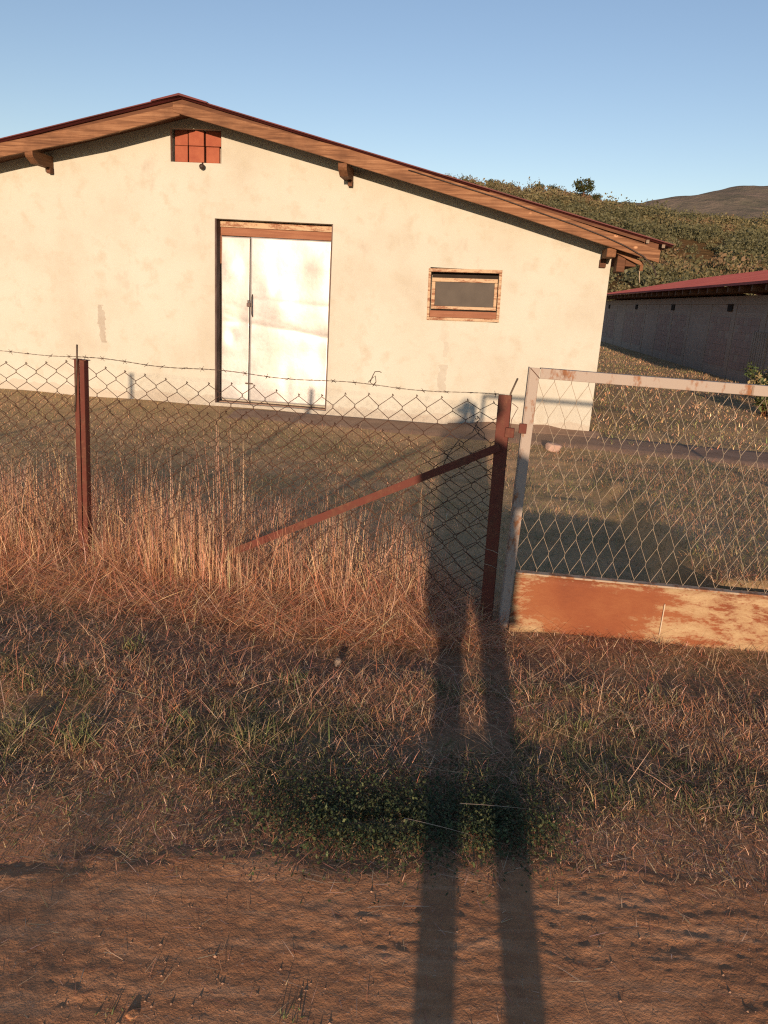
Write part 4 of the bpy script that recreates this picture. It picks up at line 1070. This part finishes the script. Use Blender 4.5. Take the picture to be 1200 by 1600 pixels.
def person():
    e = empty('person', (PX, PY, 0), 0, 'person in a blue shirt and dark knee-length shorts holding up a phone', 'person')
    v = [(0,0,.93),(0,.01,1.12),(0,.0,1.32),(0,-.01,1.43),(0,0,1.52)]; r = [(.15,.11),(.145,.105),(.16,.11),(.11,.08),(.058,.058)]
    ed = [(0,1),(1,2),(2,3),(3,4)]
    for s_ in (-1, 1):
        b = len(v)
        lx = LEGX[s_]
        v += [(s_*.095,0,.85),(lx-.005*s_,.02,.50),(lx,-.02,.32),(lx,-.03,.09),(lx+.01*s_,.06,.035),(lx+.02*s_,.15,.03)]
        r += [.10,.068,.062,.040,.036,.030]; ed += [(0,b),(b,b+1),(b+1,b+2),(b+2,b+3),(b+3,b+4),(b+4,b+5)]
    for s_, ch in ((-1, [(-.185,0,1.40),(-.225,-.015,1.13),(-.20,.05,.90),(-.195,.075,.84)]), (1, [(.20,0,1.40),(.255,.10,1.16),(.04,.235,1.44),(-.045,.275,1.545)])):
        b = len(v); v += ch
        r += [.058,.043,.033,.026]; ed += [(3,b),(b,b+1),(b+1,b+2),(b+2,b+3)]
    skin('body', v, ed, r, M['skin'], e, 2)
    # head
    bm = bmesh.new(); bmesh.ops.create_uvsphere(bm, u_segments=32, v_segments=24, radius=1)
    for q in bm.verts:
        x, y, z = q.co; f = .078*(1 - .16*max(0, -z)); d = .100
        X_, Y_, Z_ = x*f, y*d, z*.125
        if y > 0:
            g = lambda a, b, sa, sb: math.exp(-((x-a)/sa)**2-((z-b)/sb)**2)
            Y_ += .026*g(0, -.12, .14, .24) - .012*(g(.42, .08, .2, .16)+g(-.42, .08, .2, .16)) + .008*g(0, -.5, .3, .08) - .006*g(0, -.43, .3, .04) + .010*g(0, -.85, .3, .2) + .006*g(0, .25, .7, .1)
        q.co = (X_, Y_, Z_)
    me = bpy.data.meshes.new('head'); bm.to_mesh(me); bm.free(); me.materials.append(M['skin'])
    for p in me.polygons: p.use_smooth = True
    hd = link('head', me, e, (0,.02,1.635), (-.05,0,0))
    for s_ in (-1, 1):
        skin('ear', [(s_*.078,0,-.02),(s_*.088,-.01,.015),(s_*.084,-.012,.035)], [(0,1),(1,2)], [.010,.015,.010], M['skin'], hd, 1)
        bm = bmesh.new(); bmesh.ops.create_uvsphere(bm, u_segments=12, v_segments=8, radius=.011); me = bpy.data.meshes.new('eye'); bm.to_mesh(me); bm.free(); me.materials.append(M['eye']); link('eye', me, hd, (s_*.032,.083,.010))
    bm = bmesh.new(); bmesh.ops.create_uvsphere(bm, u_segments=32, v_segments=24, radius=1)
    bmesh.ops.delete(bm, geom=[q for q in bm.verts if q.co.z < -.35 or (q.co.y > .25 and q.co.z < .52)], context='VERTS')
    for q in bm.verts:
        k = 1+.06*(float(vnoise(np.array(q.co.x*4), np.array(q.co.z*4+q.co.y), .5, 7))-.5); q.co = Vector((q.co.x*.090, q.co.y*.112-.006, q.co.z*.134+.004))*k
    me = bpy.data.meshes.new('hair'); bm.to_mesh(me); bm.free(); me.materials.append(M['hair'])
    for p in me.polygons: p.use_smooth = True
    h = link('hair', me, e, (0,.02,1.635), (-.05,0,0)); sd = h.modifiers.new('t', 'SOLIDIFY'); sd.thickness = .012
    # shirt and shorts
    def lathe(name, rings, mat):
        mb = MB(); n = 28; vs = []
        for (cx, cy, z, a, b) in rings:
            for k in range(n): t_ = 2*math.pi*k/n; vs.append((cx+a*math.cos(t_), cy+b*math.sin(t_), z))
        mb.add(vs, [(i*n+k, i*n+(k+1)%n, (i+1)*n+(k+1)%n, (i+1)*n+k) for i in range(len(rings)-1) for k in range(n)], True)
        o = mb.build(name, mat, e); sd = o.modifiers.new('t', 'SOLIDIFY'); sd.thickness = .006; return o
    lathe('shirt', [(.015,.005,.84,.235,.16),(.015,.005,.95,.225,.15),(.01,.005,1.1,.205,.14),(.005,0,1.25,.21,.145),(0,0,1.38,.22,.13),(0,-.005,1.445,.19,.11),(0,-.005,1.49,.12,.09),(0,0,1.51,.075,.075)], M['shirt'])
    for s_ in (-1, 1):
        skin('sleeve', [(s_*.15,-.005,1.415),(s_*.21,.03 if s_ > 0 else -.005,1.335),(s_*.25,.08 if s_ > 0 else -.012,1.195)], [(0,1),(1,2)], [.105,.092,.075], M['shirt'], e, 1)
        lathe('shorts_leg', [(LEGX[s_]+(.02 if s_ > 0 else -.02),.015,.56,.108,.115),(.015+s_*.115,.01,.7,.118,.125),(.01+s_*.115,.0,.82,.125,.135),(.01+s_*.10,0,.95,.13,.14)], M['shorts'])
        # shoes
        mb = MB(); vs = []; n = 14
        for (y, wd, h_) in ((-.075,.028,.05),(-.04,.042,.085),(.02,.042,.085),(.09,.048,.06),(.16,.045,.045),(.20,.025,.03)):
            for k in range(n): a = 2*math.pi*k/n; vs.append((LEGX[s_]+.01*s_+wd*math.cos(a), y, max(.004, .004+h_*.5*(1+math.sin(a)))))
        mb.add(vs, [(i*n+k, i*n+(k+1)%n, (i+1)*n+(k+1)%n, (i+1)*n+k) for i in range(5) for k in range(n)], True); mb.f += [tuple(range(n)), tuple(range(5*n, 6*n))]; mb.sm += [False, False]
        mb.build('shoe', M['phone'], e)
    # right hand: palm plus four fingers and a thumb closed round the edge of the phone
    hx = .052-PX
    fv = [(hx+.004,.282,1.548),(hx-.002,.300,1.585)]; fe = [(0,1)]; fr = [.026,(.024,.018)]
    for k in range(4):
        b = len(fv); z = 1.560+.018*k; L_ = (.9,1.0,1.06,.92)[k]
        fv += [(hx-.002,.312,z),(hx-.004,.302+.012*L_,z+.003),(hx-.014*L_-.006,.318,z+.006)]
        fr += [.010,.009,.0075]; fe += [(1,b),(b,b+1),(b+1,b+2)]
    b = len(fv); fv += [(hx-.008,.285,1.580),(hx-.026,.296,1.594),(hx-.042,.300,1.606)]; fr += [.012,.010,.008]; fe += [(1,b),(b,b+1),(b+1,b+2)]
    skin('hand', fv, fe, fr, M['skin'], e, 1)
    # left hand hangs slightly curled
    fv = [(-0.195,.075,.845),(-0.191,.088,.79)]; fe = [(0,1)]; fr = [.024,(.018,.032)]
    for k in range(4):
        b = len(fv); yy = .062+.018*k; L_ = (.85,.97,1.0,.92)[k]
        fv += [(-0.189,yy,.755),(-0.183,yy+.006,.755-.032*L_),(-0.171,yy+.012,.755-.060*L_)]; fr += [.0095,.0085,.007]; fe += [(1,b),(b,b+1),(b+1,b+2)]
    b = len(fv); fv += [(-0.185,.112,.80),(-0.177,.125,.772),(-0.171,.130,.750)]; fr += [.011,.0095,.008]; fe += [(1,b),(b,b+1),(b+1,b+2)]
    skin('hand', fv, fe, fr, M['skin'], e, 1)
    return e
person()
ph = MB().box((-.037,-.021,1.528),(.037,-.012,1.622)).build('phone', M['phone'], None, .004, 2)
tag(ph, 'black phone held up in the right hand of the person', 'phone')
